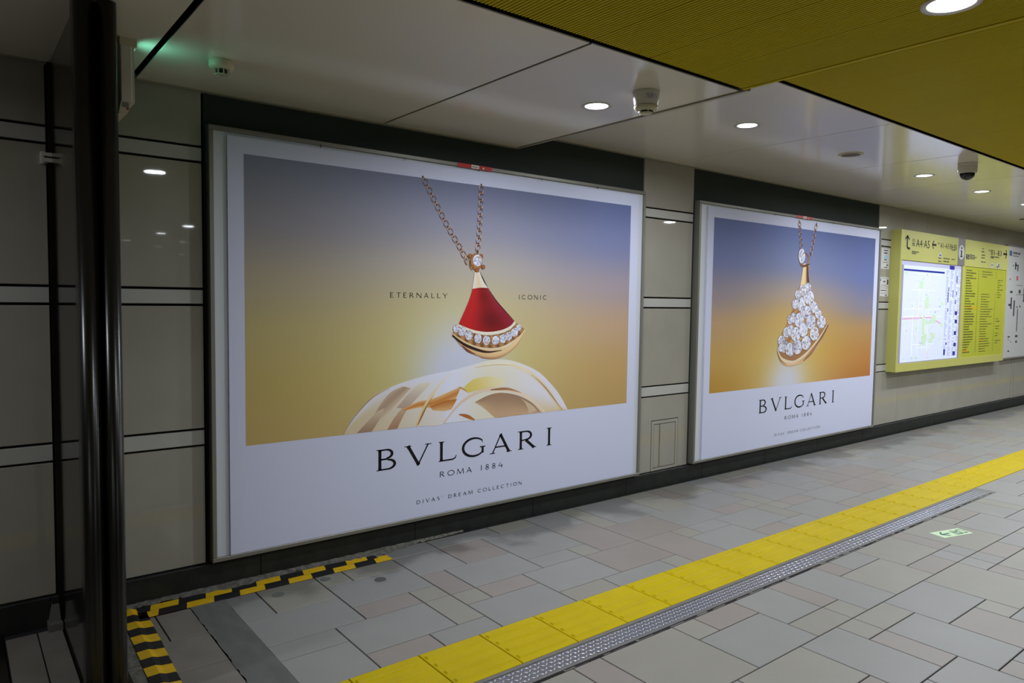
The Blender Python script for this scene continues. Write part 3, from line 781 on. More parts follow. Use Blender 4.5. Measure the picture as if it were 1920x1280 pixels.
# golden glass dome printed on the first poster
m = MB(); y = 0.0012
out = [(.735, .6905), (.796, .782), (.905, .879), (1.018, .929), (1.144, .962), (1.300, .990), (1.420, 1.002)]
cr = (232, 218, 188)
def domecol(u, v):
    c = mix((218, 200, 166), (232, 226, 220), ss(.1, .8, u)); c = mix((228, 226, 238), c, ss(0, .30, v))
    return mix(c, (228, 230, 248), ss(.55, .98, u))
strip(m, out, [(.735, .6905), (.9, .6905), (1.05, .6905), (1.2, .6905), (1.386, .6905), (1.43, .80), (1.46, .95)], y, domecol, 28, 10)
out2 = [(1.40, .9995), (1.56, 1.027), (1.68, 1.049), (1.775, 1.056), (1.88, 1.045), (1.99, 1.012), (2.08, .975), (2.15, .932), (2.26, .836), (2.32, .765), (2.372, .6905)]
strip(m, out2, [(1.386, .6905), (1.50, .6905), (1.62, .6905), (1.75, .6905), (1.88, .6905), (2.0, .6905), (2.1, .6905), (2.18, .6905), (2.25, .6905), (2.31, .6905), (2.372, .6905)], y, lambda u, v: mix((228, 230, 248), mix(mix((236, 230, 214), (232, 226, 206), ss(0, .25, v)), mix((230, 228, 240), (226, 206, 170), ss(.35, 1, v)), ss(.3, .7, u)), ss(.02, .30, u)), 30, 10)
y2 = 0.0009
br = (176, 146, 122)
strip(m, [(.955, .835), (1.02, .90), (1.10, .93)], [(.86, .6905), (1.0, .78), (1.155, .915)], y2, lambda u, v: mix(br, (222, 206, 180), abs(v - .4) * 1.5), 10, 4)
strip(m, [(.815, .6905), (.87, .74), (.94, .80)], [(.905, .6905), (.95, .75), (.985, .815)], y2, lambda u, v: mix((168, 136, 112), (214, 196, 168), u), 8, 4)
strip(m, [(1.00, .6905), (1.05, .76), (1.12, .83)], [(1.065, .6905), (1.11, .77), (1.17, .84)], y2, lambda u, v: mix((176, 138, 108), (220, 200, 170), u * .8), 8, 4)
strip(m, [(1.06, .81), (1.14, .89), (1.21, .94)], [(1.13, .80), (1.22, .88), (1.29, .94)], y2, lambda u, v: mix((186, 164, 146), (234, 224, 206), u), 8, 4)
strip(m, [(1.09, .795), (1.20, .835), (1.30, .845), (1.50, .905)], [(1.12, .79), (1.22, .80), (1.32, .79), (1.46, .83)], y2, lambda u, v: mix((206, 132, 62), (240, 200, 150), abs(v - .5) * 1.6), 14, 4)
strip(m, [(1.28, .80), (1.38, .825), (1.47, .83)], [(1.30, .775), (1.38, .765), (1.43, .77)], y2, lambda u, v: mix((184, 112, 52), (232, 186, 132), v), 8, 3)
line(m, [(1.188, .691), (1.25, .81), (1.345, .925), (1.44, 1.0)], .014, .004, .0007, (232, 196, 132), (244, 236, 214))
line(m, [(1.20, .70), (1.255, .80), (1.31, .87)], .007, .003, .0005, (122, 76, 36), (210, 170, 110))
line(m, [(1.375, .691), (1.47, .785), (1.56, .838), (1.66, .868), (1.80, .868), (1.93, .84), (2.06, .775), (2.165, .691)], .012, .012, .0007, (226, 198, 178), (244, 226, 196), 30)
strip(m, [(1.60, .80), (1.70, .835), (1.80, .845), (1.93, .82), (2.05, .765), (2.135, .6905)], [(1.60, .80), (1.66, .765), (1.72, .72), (1.76, .6905), (1.9, .6905), (2.135, .6905)], y2, lambda u, v: mix((164, 132, 108), (206, 172, 136), ss(0, 1, v)), 18, 6)
strip(m, [(1.955, .80), (2.05, .75), (2.10, .71)], [(1.99, .775), (2.02, .73), (2.03, .6905)], .0007, lambda u, v: (214, 190, 158), 8, 3)
line(m, [(1.72, .868), (1.85, .866), (1.96, .835)], .010, .006, .0006, (150, 104, 72), (196, 150, 110))
line(m, [(1.485, .735), (1.54, .72), (1.60, .6915)], .010, .012, .0006, (176, 104, 54), (190, 120, 64))
line(m, [(1.69, 1.026), (1.85, 1.022), (2.02, .965), (2.18, .845), (2.31, .6915)], .010, .018, .0006, (248, 244, 232), (228, 200, 150), 30)
line(m, [(2.05, .945), (2.15, .87), (2.25, .77), (2.325, .691)], .003, .004, .0004, (150, 112, 76), (170, 130, 90))
line(m, [(1.60, 1.012), (1.74, 1.024), (1.88, 1.015), (1.98, .985)], .004, .004, .0005, (222, 196, 148), (236, 218, 180))
line(m, [(1.48, .90), (1.52, .885), (1.555, .86)], .008, .004, .0006, (196, 152, 82), (224, 190, 110))
strip(m, [(1.52, .90), (1.60, .945), (1.72, .952), (1.82, .93)], [(1.55, .862), (1.64, .876), (1.74, .885), (1.83, .90)], y2, lambda u, v: mix((226, 206, 108), (240, 228, 190), ss(0, 1, u)), 12, 4)
line(m, [(.737, .6915), (.80, .78), (.905, .876), (1.018, .926)], .003, .003, .0004, (150, 124, 96), (190, 160, 130))
obj('dome_print', m, M['ink'], p1)
# red fan pendant
m = MB(); y = 0.0002
chain(m, [(1.226, 2.112), (1.305, 1.985), (1.385, 1.860), (1.470, 1.745), (1.520, 1.672)], 10, y, .0155, .026)
chain(m, [(1.630, 2.112), (1.627, 2.0), (1.619, 1.84), (1.608, 1.715)], 9, y, .017, .022)
ring(m, 1.530, 1.662, .014, .028, .1, y, w=.008)
y -= .0003
strip(m, [(1.586, 1.592), (1.584, 1.56), (1.571, 1.492)], [(1.624, 1.592), (1.645, 1.56), (1.686, 1.500)], y, lambda u, v: mix((228, 222, 214), (232, 204, 160), math.exp(-((v - .45) / .2) ** 2)), 8, 6)
line(m, [(1.627, 1.592), (1.655, 1.545), (1.684, 1.503)], .0045, .0045, y - .0001, (70, 54, 44))
def fancol(u, v):
    c = mix((196, 40, 42), (140, 34, 36), ss(.12, .6, u)); c = mix(c, (150, 42, 58), ss(.72, .98, u))
    d = math.exp(-((u - .62) / .22) ** 2 - ((v - .72) / .2) ** 2) * .55 + math.exp(-((u - .55) / .2) ** 2 - ((v - .2) / .1) ** 2) * .3
    return mix(c, (96, 26, 32), min(.8, d))
coons(m, [(1.572, 1.490), (1.61, 1.497), (1.65, 1.500), (1.687, 1.498)], [(1.476, 1.282), (1.581, 1.240), (1.688, 1.226), (1.791, 1.237), (1.863, 1.262), (1.896, 1.294)], [(1.572, 1.490), (1.556, 1.44), (1.531, 1.386), (1.476, 1.282)], [(1.687, 1.498), (1.72, 1.455), (1.762, 1.408), (1.896, 1.294)], y, fancol)
line(m, [(1.690, 1.498), (1.765, 1.410), (1.897, 1.297)], .003, .003, y, (86, 22, 30))
low = [(1.470, 1.280), (1.581, 1.243), (1.688, 1.229), (1.791, 1.238), (1.863, 1.262), (1.900, 1.292)]
strip(m, low, [(1.468, 1.268), (1.579, 1.226), (1.688, 1.209), (1.795, 1.219), (1.873, 1.247), (1.912, 1.281)], y - .0002, lambda u, v: (236, 228, 210), 20, 2)
bt = [(1.466, 1.270), (1.579, 1.226), (1.688, 1.208), (1.795, 1.218), (1.873, 1.246), (1.914, 1.282)]
bo = [(1.432, 1.224), (1.564, 1.157), (1.689, 1.130), (1.806, 1.137), (1.925, 1.189), (1.982, 1.240)]
strip(m, bt, bo, y - .0001, lambda u, v: mix((120, 76, 48), (200, 150, 98), .5 + .5 * math.sin(u * 60)), 40, 4)
strip(m, bo, [(1.430, 1.216), (1.562, 1.146), (1.689, 1.117), (1.809, 1.125), (1.930, 1.180), (1.986, 1.236)], y - .0002, lambda u, v: mix((224, 196, 150), (240, 230, 206), u), 20, 2)
lo2 = [(1.440, 1.206), (1.505, 1.140), (1.577, 1.099), (1.665, 1.072), (1.742, 1.062), (1.82, 1.080), (1.886, 1.112), (1.94, 1.16), (1.984, 1.232)]
strip(m, [(1.430, 1.217), (1.49, 1.18), (1.562, 1.147), (1.625, 1.128), (1.689, 1.118), (1.75, 1.118), (1.809, 1.126), (1.88, 1.155), (1.986, 1.236)], lo2, y - .0001, lambda u, v: mix(mix((222, 180, 124), (240, 214, 170), u), (206, 158, 110), ss(.6, 1, v)), 24, 6)
line(m, [(1.432, 1.213), (1.50, 1.165), (1.59, 1.128), (1.69, 1.105), (1.80, 1.112)], .012, .006, y - .0003, (40, 26, 26), (86, 56, 46), 24)
line(m, [(1.502, 1.150), (1.545, 1.118), (1.60, 1.094)], .007, .006, y - .0003, (112, 48, 40), (150, 96, 70))
line(m, [(1.64, 1.073), (1.742, 1.066), (1.83, 1.086), (1.90, 1.130)], .005, .004, y - .0003, (188, 124, 84), (226, 180, 130))
for sx, sz in ((1.457, 1.252), (1.499, 1.235), (1.550, 1.211), (1.617, 1.190), (1.682, 1.177), (1.751, 1.176), (1.808, 1.184), (1.854, 1.200), (1.901, 1.224), (1.934, 1.252)):
    r = .021 if sx in (1.457, 1.934) else .028
    gem(m, sx, sz, r, r * 1.02, y - .0004)
    blob(m, sx + .03, sz - .026, .006, .005, y - .0003, (226, 180, 120), (150, 96, 56), 8)
blob(m, 1.597, 1.655, .046, .052, y - .0001, (206, 160, 108), (150, 100, 62))
for a, b in ((1.553, 1.688), (1.634, 1.690), (1.650, 1.626), (1.566, 1.622), (1.604, 1.604)): blob(m, a, b, .015, .013, y - .0005, (196, 124, 70), (112, 62, 36), 10)
line(m, [(1.552, 1.66), (1.556, 1.625), (1.570, 1.600)], .008, .004, y - .0004, (60, 40, 30), (200, 160, 110))
gem(m, 1.607, 1.663, .034, .035, y - .0004)
obj('pendant_print', m, M['ink'], p1)
# paved pendant of the second poster
m = MB(); y = 0.0006
chain(m, [(5.187, 2.172), (5.205, 2.10), (5.222, 2.02), (5.240, 1.925)], 5, y, .021, .027, .0085)
chain(m, [(5.484, 2.170), (5.462, 2.10), (5.438, 2.0), (5.405, 1.89)], 5, y, .021, .030, .0085)
y -= .0004
strip(m, [(5.285, 1.800), (5.262, 1.67), (5.235, 1.575)], [(5.368, 1.800), (5.382, 1.68), (5.402, 1.600)], y, lambda u, v: mix((240, 212, 160), (150, 104, 62), ss(.45, .8, v)), 8, 6)
strip(m, [(5.335, 1.800), (5.348, 1.68), (5.365, 1.60)], [(5.358, 1.800), (5.380, 1.69), (5.402, 1.61)], y - .0001, lambda u, v: (96, 62, 42), 8, 2)
line(m, [(5.30, 1.90), (5.37, 1.86), (5.36, 1.80), (5.41, 1.75)], .014, .012, y - .0002, (120, 82, 50), (200, 160, 112))
line(m, [(5.22, 1.795), (5.28, 1.775), (5.39, 1.80)], .012, .010, y - .0002, (150, 100, 66), (70, 46, 34))
lft = [(5.236, 1.580), (5.190, 1.500), (5.156, 1.430), (5.079, 1.292), (4.985, 1.185), (4.930, 1.110), (4.912, 1.035)]
rgt = [(5.402, 1.612), (5.432, 1.545), (5.470, 1.490), (5.560, 1.405), (5.660, 1.320), (5.764, 1.250), (5.742, 1.215)]
strip(m, lft, rgt, y, lambda u, v: mix((150, 108, 74), (206, 160, 108), .5 + .5 * math.sin(u * 40 + v * 23)), 30, 20)
strip(m, [(4.912, 1.035), (4.96, .965), (5.036, .930), (5.13, .912), (5.215, .915), (5.33, .955), (5.441, 1.010), (5.60, 1.115), (5.742, 1.215)], [(4.912, 1.035), (5.0, 1.05), (5.08, 1.06), (5.17, 1.07), (5.25, 1.09), (5.36, 1.11), (5.47, 1.14), (5.61, 1.18), (5.742, 1.215)], y, lambda u, v: (168, 122, 82), 20, 4)
strip(m, [(4.900, 1.050), (4.955, .955), (5.036, .922), (5.13, .904), (5.215, .908), (5.33, .948), (5.445, 1.004), (5.60, 1.108), (5.768, 1.250)], [(4.898, .998), (4.945, .915), (5.02, .872), (5.107, .858), (5.20, .862), (5.333, .884), (5.47, .945), (5.64, 1.06), (5.782, 1.236)], y - .0001, lambda u, v: mix(mix((236, 216, 190), (216, 176, 128), v), (150, 100, 66), ss(.7, 1, u) * v), 26, 6)
line(m, [(5.20, .884), (5.35, .918), (5.50, 1.0), (5.64, 1.10), (5.772, 1.232)], .012, .016, y - .0002, (232, 190, 140), (96, 62, 44), 24)
line(m, [(5.34, .895), (5.48, .965), (5.60, 1.05)], .010, .008, y - .0003, (120, 80, 56), (190, 140, 96))
line(m, [(4.90, 1.0), (4.96, .92), (5.06, .874)], .007, .005, y - .0003, (80, 52, 40), (180, 130, 90))
G2 = [(5.209, 1.515, .7), (5.285, 1.550, .85), (5.372, 1.572, .9), (5.407, 1.486, 1.1), (5.265, 1.428, 1.1), (5.170, 1.425, .75), (5.496, 1.402, .95), (5.369, 1.352, 1.0), (5.576, 1.340, .8), (5.098, 1.285, .7), (5.150, 1.300, .8), (5.246, 1.280, 1.1), (5.451, 1.262, 1.15), (5.640, 1.258, 1.05),
      (5.045, 1.170, .8), (5.110, 1.185, .9), (5.196, 1.150, 1.1), (5.320, 1.190, 1.1), (5.520, 1.150, 1.1), (4.962, 1.095, .8), (5.018, 1.039, .9), (5.108, 1.012, 1.05), (5.231, 1.030, 1.1), (5.378, 1.065, 1.1), (5.330, 1.490, .5), (5.300, 1.345, .6), (5.44, 1.40, .4), (4.962, 1.035, .7)]
for a, b, s in G2: gem(m, a, b, .074 * s, .060 * s, y - .0004)
gem(m, 5.248, 1.868, .056, .068, y - .0004)
obj('pendant_print', m, M['ink'], p2)
# ------------------------------------------------------------------ poster frames
def frame(x0, x1, label):
    z0, z1, w, d = 0.133, 2.230, 0.022, 0.056
    t = thing('poster_frame', ((x0 + x1) / 2, 0, z0), label, 'frame')
    def rail(nm, P):      # profile bar with a small front chamfer
        m = MB(); m.cham(*P, 0.003, axis='y', sign=-1); obj(nm, m, M['frame'], t)
    rail('top_rail', (x0, x1, 0.0, d, z1 - w, z1)); rail('bottom_rail', (x0, x1, 0.0, d, z0, z0 + w))
    rail('side_rail', (x0, x0 + w, 0.0, d, z0 + w, z1 - w)); rail('side_rail', (x1 - w, x1, 0.0, d, z0 + w, z1 - w))
    m = MB(); m.box(x0 + w, x1 - w, 0.014, d, z0 + w, z1 - w); obj('backing_board', m, M['board'], t)
    m = MB()
    for k in range(5):
        xx = x0 + .55 + k * .5
        m.box(xx, xx + .004, -0.0015, 0.0, z1 - w - .012, z1 - w + .006)
    obj('clip', m, M['dark_plastic'], t)
    return t
fr1 = frame(0.059, 3.112, 'grey metal frame around the nearer poster with the red pendant')
fr2 = frame(3.745, 6.790, 'grey metal frame around the farther poster with the clear stone pendant')
def redtape(x0, x1, fr, lab):
    w = x1 - x0; z0, z1 = 2.206, 2.2295
    m = MB(); m.box(x0, x1, -0.0015, 0.0, z0, z1)
    t = tag(obj('label_tape', m, M['red'], loc=(x0, 0, z0)), lab, 'tape')
    m = MB(); m.box(x0 + w * .39, x0 + w * .615, -0.0022, -0.0015, z0 + .002, z1 - .001); s = obj('white_sticker', m, M['white_plastic'], t)
    m = MB()
    for k in range(6): m.box(x0 + w * (.41 + .03 * k), x0 + w * (.43 + .03 * k), -0.0026, -0.0022, z0 + .008, z0 + .014)
    obj('sticker_print', m, M['grey_ink'], s)
    m = MB(); n = 14
    m.poly([(x0 + w * .74 + .006 * math.cos(2 * math.pi * k / n), -0.0022, z0 + .010 + .006 * math.sin(2 * math.pi * k / n)) for k in range(n)])
    obj('white_dot', m, M['white_plastic'], t)
redtape(1.457, 1.708, fr1, 'short red tape with white sticker on the top rail of the nearer poster frame')
redtape(5.148, 5.410, fr2, 'short red tape with white sticker on the top rail of the farther poster frame')
# ------------------------------------------------------------------ access doors
def access(x0, x1, z0, z1, label, vert, pr=0.0):
    t = thing('access_door', ((x0 + x1) / 2, YW, z0), label, 'access door')
    w = 0.024
    m = MB(); yb = 0.072
    for a, b, c, d in ((x0, x1, z1 - w, z1), (x0, x1, z0, z0 + w * .8), (x0, x0 + w, z0 + w * .8, z1 - w), (x1 - w, x1, z0 + w * .8, z1 - w)): m.box(a, b, YW - .002 - pr, yb, c, d)
    obj('door_frame', m, M['stone'], t)
    xs = [(x0 + w + .005, vert - .001), (vert + .022, x1 - w - .005)]
    m = MB(); m.box(xs[0][0], xs[0][1], YW - pr, yb, z0 + w * .8 + .005, z1 - w - .005); obj('door_leaf', m, M['stone'], t)
    m = MB(); m.box(xs[1][0], xs[1][1], YW - pr, yb, z0 + w * .8 + .005, z1 - w - .005); obj('door_leaf', m, M['stone'], t)
    m = MB(); m.box(vert + .001, vert + .020, YW + .006 - pr * 1.8, yb, z0 + w * .8 + .005, z1 - w - .005); obj('pull_groove', m, M['ceiltrim'], t)
    return t
access(3.292, 3.600, 0.128, 0.514, 'small stone clad access door low in the pier between the two posters', 3.372)
access(11.0, 11.62, 0.128, 0.680, 'stone clad access door low in the wall under the white floor plan', 11.08, 0.004)
# ------------------------------------------------------------------ hazard tapes
def hazard_run(name, pts_fn, n, label, pitch, ofs):
    pass
t1 = thing('hazard_tape', (0.3, -0.08, 0), 'long yellow and black hazard tape stuck along the skirting below the first poster', 'hazard tape')
def tape_row(y0, y1, x0, x1, z, pitch, ph, lean, parent, nm):
    m = MB(); x = x0 - 1.0 + ph; k = 0
    while x < x1 + .2:
        a, b = x, x + pitch
        q = [(a, y0), (b, y0), (b + lean, y1), (a + lean, y1)]
        q = [(min(max(px_, x0), x1), py_) for px_, py_ in q]
        if q[1][0] - q[0][0] > 1e-4 or q[2][0] - q[3][0] > 1e-4:
            m.quad((q[0][0], q[0][1], z), (q[1][0], q[1][1], z), (q[2][0], q[2][1], z), (q[3][0], q[3][1], z), k % 2)
        x += pitch; k += 1
    return obj(nm, m, [M['tape_y'], M['tape_k']], parent)
tape_row(-0.140, -0.062, -0.30, 0.965, 0.0022, 0.120, 0.005, 0.02, t1, 'tape_layer')
tape_row(-0.075, -0.012, -0.28, 0.905, 0.0034, 0.120, 0.085, 0.016, t1, 'tape_layer')
t2 = thing('hazard_tape', (-0.30, -0.6, 0), 'short yellow and black hazard tape beside the black post running towards the viewer', 'hazard tape')
m = MB(); k = 0; y = -0.02
while y > -1.13:
    h = 0.076; s = -0.034 * 0 - (0.02 - y) * 0.033
    for a, b, dz in ((0.0, .42, .004), (.42, .62, .004), (.62, 1.0, .0)):
        xa = -0.345 + s + 0.098 * a; xb = -0.345 + s + 0.098 * b
        za = .0022 + (.006 if a == .42 else 0); zb = .0022 + (.006 if b == .42 else 0)
        sk = .020
        m.quad((xa, y - h + sk * (1 - a), za), (xb, y - h + sk * (1 - b), zb), (xb, y + sk * (1 - b), zb), (xa, y + sk * (1 - a), za), k % 2)
    y -= h; k += 1
obj('tape_layer', m, [M['tape_y'], M['tape_k']], t2)
# ------------------------------------------------------------------ sliding partition
sp = thing('folding_partition', (-0.55, -0.35, 0), 'black glossy partition standing out from the wall with a double round edged post', 'partition')
m = MB(); m.box(-0.563, -0.545, -0.80, 0.045, 0.004, ZLO - .003)
obj('dark_panel', m, M['glass'], sp)
m = MB(); m.box(-0.574, -0.538, 0.02, 0.072, 0.004, ZLO - .003)
obj('wall_jamb', m, M['post'], sp)
def post(name, cx, cy, rx, ry, z0, z1, n=24):
    m = MB(); i = 0
    # rounded front, flat back
    prof = [(cx + rx * math.cos(a), cy + ry * math.sin(a)) for a in [math.pi + math.pi * k / n for k in range(n + 1)]] + [(cx + rx, cy + 0.05), (cx - rx, cy + 0.05)]
    N = len(prof)
    m.v = [(a, b, z0) for a, b in prof] + [(a, b, z1) for a, b in prof]
    for k in range(N):
        k2 = (k + 1) % N; m.f.append((k, k2, N + k2, N + k)); m.mi.append(0); m.sm.append(k < n)
    m.f.append(tuple(range(N, 2 * N))); m.mi.append(0); m.sm.append(False)
    return obj(name, m, M['post'], sp)
post('post', -0.550, -0.815, 0.0315, 0.032, 0.004, ZLO - .002)
post('post', -0.484, -0.825, 0.0285, 0.030, 0.004, ZLO - .002)
m = MB(); m.box(-0.525, -0.508, -0.80, -0.77, 0.004, ZLO - .002); obj('seal_strip', m, M['joint'], sp)
m = MB(); m.box(-0.600, -0.552, 0.0, 0.045, 1.996, 2.010); m.box(-0.600, -0.552, 0.0, 0.045, 1.972, 1.988); m.box(-0.602, -0.590, 0.005, 0.05, 1.966, 2.014)
obj('latch_bracket', m, M['white_plastic'], sp)
m = MB()
m.box(-0.618, -0.566, -0.05, 0.02, 0.0, 0.030)
m.poly([(-0.612, -0.02, 0.03), (-0.570, -0.02, 0.03), (-0.576, -0.01, 0.105), (-0.600, -0.01, 0.105)])
m.poly([(-0.612, -0.02, 0.03), (-0.600, -0.01, 0.105), (-0.600, 0.015, 0.105), (-0.612, 0.02, 0.03)])
obj('floor_stop', m, M['flat_steel'], sp)
# ------------------------------------------------------------------ emergency exit sign, edge on
ex = thing('exit_sign', (-0.365, -0.33, ZLO), 'slim white exit light box seen edge on under the ceiling beside the black post', 'exit sign')
m = MB(); m.cham(-0.390, -0.352, -0.505, -0.17, 2.150, ZLO - .02, .003, axis='y', sign=-1); obj('housing', m, M['white_plastic'], ex)
m = MB(); m.box(-0.392, -0.334, -0.506, -0.165, ZLO - .03, ZLO); obj('ceiling_mount', m, M['cream_plastic'], ex)
m = MB(); m.box(-0.352, -0.343, -0.500, -0.485, 2.150, ZLO - .03); m.box(-0.352, -0.343, -0.19, -0.175, 2.150, ZLO - .03); m.box(-0.352, -0.343, -0.485, -0.19, 2.150, 2.160)
obj('face_bezel', m, M['white_plastic'], ex)
m = MB(); m.quad((-0.348, -0.485, 2.160), (-0.348, -0.19, 2.160), (-0.348, -0.19, ZLO - .03), (-0.348, -0.485, ZLO - .03)); obj('lit_face', m, M['exit_g'], ex)
gl = bpy.data.lights.new('exit_glow', 'AREA'); gl.shape = 'RECTANGLE'; gl.size = 0.05; gl.size_y = 0.06; gl.energy = 0.11; gl.color = (0.25, 1.0, 0.75); gl.spread = math.radians(120)
go = bpy.data.objects.new('exit_glow', gl); C.objects.link(go); go.parent = ex; go.location = (0.026, -0.130, -0.075); go.rotation_euler = (0, math.radians(-112), 0)
m = MB()
P = [(-0.398, 2.105), (-0.366, 2.112), (-0.354, 2.150), (-0.390, 2.150)]
m.poly([(a, -0.5, b) for a, b in P]); m.poly([(a, -0.3, b) for a, b in P][::-1])
for k in range(4):
    a, b = P[k], P[(k + 1) % 4]; m.quad((a[0], -0.5, a[1]), (a[0], -0.3, a[1]), (b[0], -0.3, b[1]), (b[0], -0.5, b[1]))
obj('battery_hatch', m, M['cream_plastic'], ex)
m = MB(); m.box(-0.386, -0.364, -0.5015, -0.5, 2.130, 2.148); obj('grey_label', m, M['sign_g'], ex)
m = MB(); m.box(-0.372, -0.364, -0.5020, -0.5, 2.122, 2.129); obj('test_button', m, M['red'], ex)
# ------------------------------------------------------------------ smoke detectors
d1 = thing('smoke_detector', (-0.012, -0.458, ZLO), 'flat round smoke detector with open cage on the ceiling above the first poster', 'smoke detector')
m = MB(); m.lathe(-0.012, -0.458, [(.047, ZLO), (.050, ZLO - .004), (.050, ZLO - .024), (.044, ZLO - .032), (.030, ZLO - .035)], n=32, cap1=True); obj('base', m, M['cream_plastic'], d1)
m = MB()
for k in range(8):
    a = 2 * math.pi * k / 8; x_, y_ = -0.012 + .027 * math.cos(a), -0.458 + .027 * math.sin(a)
    m.box(x_ - .002, x_ + .002, y_ - .002, y_ + .002, ZLO - .056, ZLO - .034)
m.lathe(-0.012, -0.458, [(.027, ZLO - .054), (.029, ZLO - .055), (.029, ZLO - .058), (.025, ZLO - .058), (.025, ZLO - .054)], n=28)
m.lathe(-0.012, -0.458, [(.014, ZLO - .056), (.014, ZLO - .058), (.010, ZLO - .058)], n=20)
obj('cage', m, M['cream_plastic'], d1)
m = MB(); m.lathe(-0.012, -0.458, [(.021, ZLO - .035), (.020, ZLO - .052)], n=20, cap1=True); obj('sensor', m, M['dark_plastic'], d1)
x, y = 1.622, -1.300
d2 = thing('smoke_detector', (x, y, ZLO), 'tall cup shaped smoke detector with a number label beside the downlight', 'smoke detector')
m = MB(); m.lathe(x, y, [(.060, ZLO), (.062, ZLO - .003), (.060, ZLO - .015), (.053, ZLO - .060), (.051, ZLO - .064)], n=36, cap1=True); obj('housing', m, M['white_plastic'], d2)
m = MB(); m.lathe(x, y, [(.047, ZLO - .064), (.054, ZLO - .066), (.054, ZLO - .074), (.047, ZLO - .084), (.034, ZLO - .088)], n=36, cap1=True); obj('sensor_head', m, M['cream_plastic'], d2)
m = MB()
for k in range(6):
    m.lathe(x, y, [(.0345, ZLO - .0865), (.0335, ZLO - .095)], n=5, a0=2 * math.pi * k / 6 + .08, a1=2 * math.pi * (k + 1) / 6 - .08)
obj('vent_slot', m, M['dark_plastic'], d2)
m = MB(); m.lathe(x, y, [(.032, ZLO - .088), (.030, ZLO - .097), (.020, ZLO - .102)], n=24, cap1=True); obj('cap', m, M['cream_plastic'], d2)
# number label wrapped on the cup, facing the viewer
va = math.atan2(-3.5585 - y, -0.917 - x)
a0, a1 = va - .05, va + 1.25
m = MB(); m.lathe(x, y, [(.0605, ZLO - .018), (.0570, ZLO - .044)], n=10, a0=a0, a1=a1); lb = obj('number_label', m, M['wb'], d2)
def bar(m, a, b, z0, z1):
    f = lambda z: .0609 + (ZLO - .018 - z) * -(.0035 / .026)
    m.lathe(x, y, [(f(z1), z1), (f(z0), z0)], n=2, a0=a, a1=b)
m = MB(); zt, zb = ZLO - .023, ZLO - .039; zm = (zt + zb) / 2; w_ = .0018; aw = .03
A = a0 + .14
def seg(A, segs, wd=.17):
    for s in segs:
        if s == 't': bar(m, A, A + wd, zt - w_, zt)
        if s == 'm': bar(m, A, A + wd, zm - w_ / 2, zm + w_ / 2)
        if s == 'b': bar(m, A, A + wd, zb, zb + w_)
        if s == 'ul': bar(m, A, A + aw, zm, zt)
        if s == 'ur': bar(m, A + wd - aw, A + wd, zm, zt)
        if s == 'll': bar(m, A, A + aw, zb, zm)
        if s == 'lr': bar(m, A + wd - aw, A + wd, zb, zm)
seg(A, ('t', 'ul', 'm', 'lr', 'b')); seg(A + .26, ('t', 'ur', 'm', 'll', 'b')); bar(m, A + .58, A + .58 + aw, zb, zt); bar(m, A + .72, A + .84, zm - w_ / 2, zm + w_ / 2)
obj('label_print', m, M['grey_ink'], lb)
# ------------------------------------------------------------------ dome camera and speaker
x, y = 5.066, -1.400
dcam = thing('dome_camera', (x, y, ZHI), 'white dome security camera with a smoked dome under the cream ceiling', 'security camera')
m = MB(); m.lathe(x, y, [(.062, ZHI), (.064, ZHI - .004), (.064, ZHI - .022), (.062, ZHI - .023), (.064, ZHI - .024), (.062, ZHI - .070), (.058, ZHI - .074), (.050, ZHI - .074)], n=40, cap1=True); obj('housing', m, M['white_plastic'], dcam)
m = MB(); m.lathe(x, y, [(.050 * math.cos(a), ZHI - .073 - .052 * math.sin(a)) for a in [math.pi / 2 * k / 10 for k in range(11)]], n=36); obj('dome', m, M['smoked'], dcam)
x, y = 4.118, -0.994
spk = thing('ceiling_speaker', (x, y, ZHI), 'flush round ceiling speaker with a brown grille and pale rim', 'speaker')
m = MB(); m.lathe(x, y, [(.082, ZHI), (.082, ZHI - .004), (.075, ZHI - .008), (.064, ZHI - .006), (.064, ZHI)], n=40); obj('rim', m, M['cream_plastic'], spk)
m = MB(); m.lathe(x, y, [(.0005, ZHI - .0045), (.064, ZHI - .0035)], n=40); obj('grille', m, M['grille'], spk)
x, y = 9.33, -0.55
sp2 = thing('ceiling_speaker', (x, y, ZHI), 'distant flush round ceiling fitting near the wall above the white floor plan', 'speaker')
m = MB(); m.lathe(x, y, [(.09, ZHI), (.09, ZHI - .006), (.07, ZHI - .008), (.0005, ZHI - .007)], n=32); obj('grille', m, M['dark_plastic'], sp2)
# ------------------------------------------------------------------ information sign
YS = -0.055
sg = thing('information_sign', (8.7, YS, 0.70), 'yellow station guide sign with arrows, a lit map and a yellow exit list', 'sign')
m = MB()
xa, xb, z0, z1 = 7.118, 10.315, 0.702, 2.242
m.box(xa, xb, YS + .012, 0.05, z0, z1)
# front frame around the two windows
for a, b, c, d in ((xa, xb, z0, 0.790), (xa, 7.160, 0.790, 1.918), (8.806, 8.880, 0.790, 1.918), (10.262, xb, 0.790, 1.918)): m.box(a, b, YS, YS + .012, c, d)
m.box(xa, 8.630, YS - .001, YS + .012, 1.918, z1); m.box(8.846, xb, YS - .001, YS + .012, 1.918, z1)
obj('cabinet', m, M['sign_y'], sg)
m = MB(); m.box(8.630, 8.846, YS - .0005, YS + .012, 1.918, z1); obj('information_panel', m, M['sign_g'], sg)
m = MB(); n = 28
m.poly([(8.738 + .086 * math.cos(2 * math.pi * k / n), YS - .0012, 2.078 + .088 * math.sin(2 * math.pi * k / n)) for k in range(n)]); obj('white_disc', m, M['wb'], sg)
m = MB(); n = 14
m.poly([(8.738 + .017 * math.cos(2 * math.pi * k / n), YS - .002, 2.128 + .014 * math.sin(2 * math.pi * k / n)) for k in range(n)])
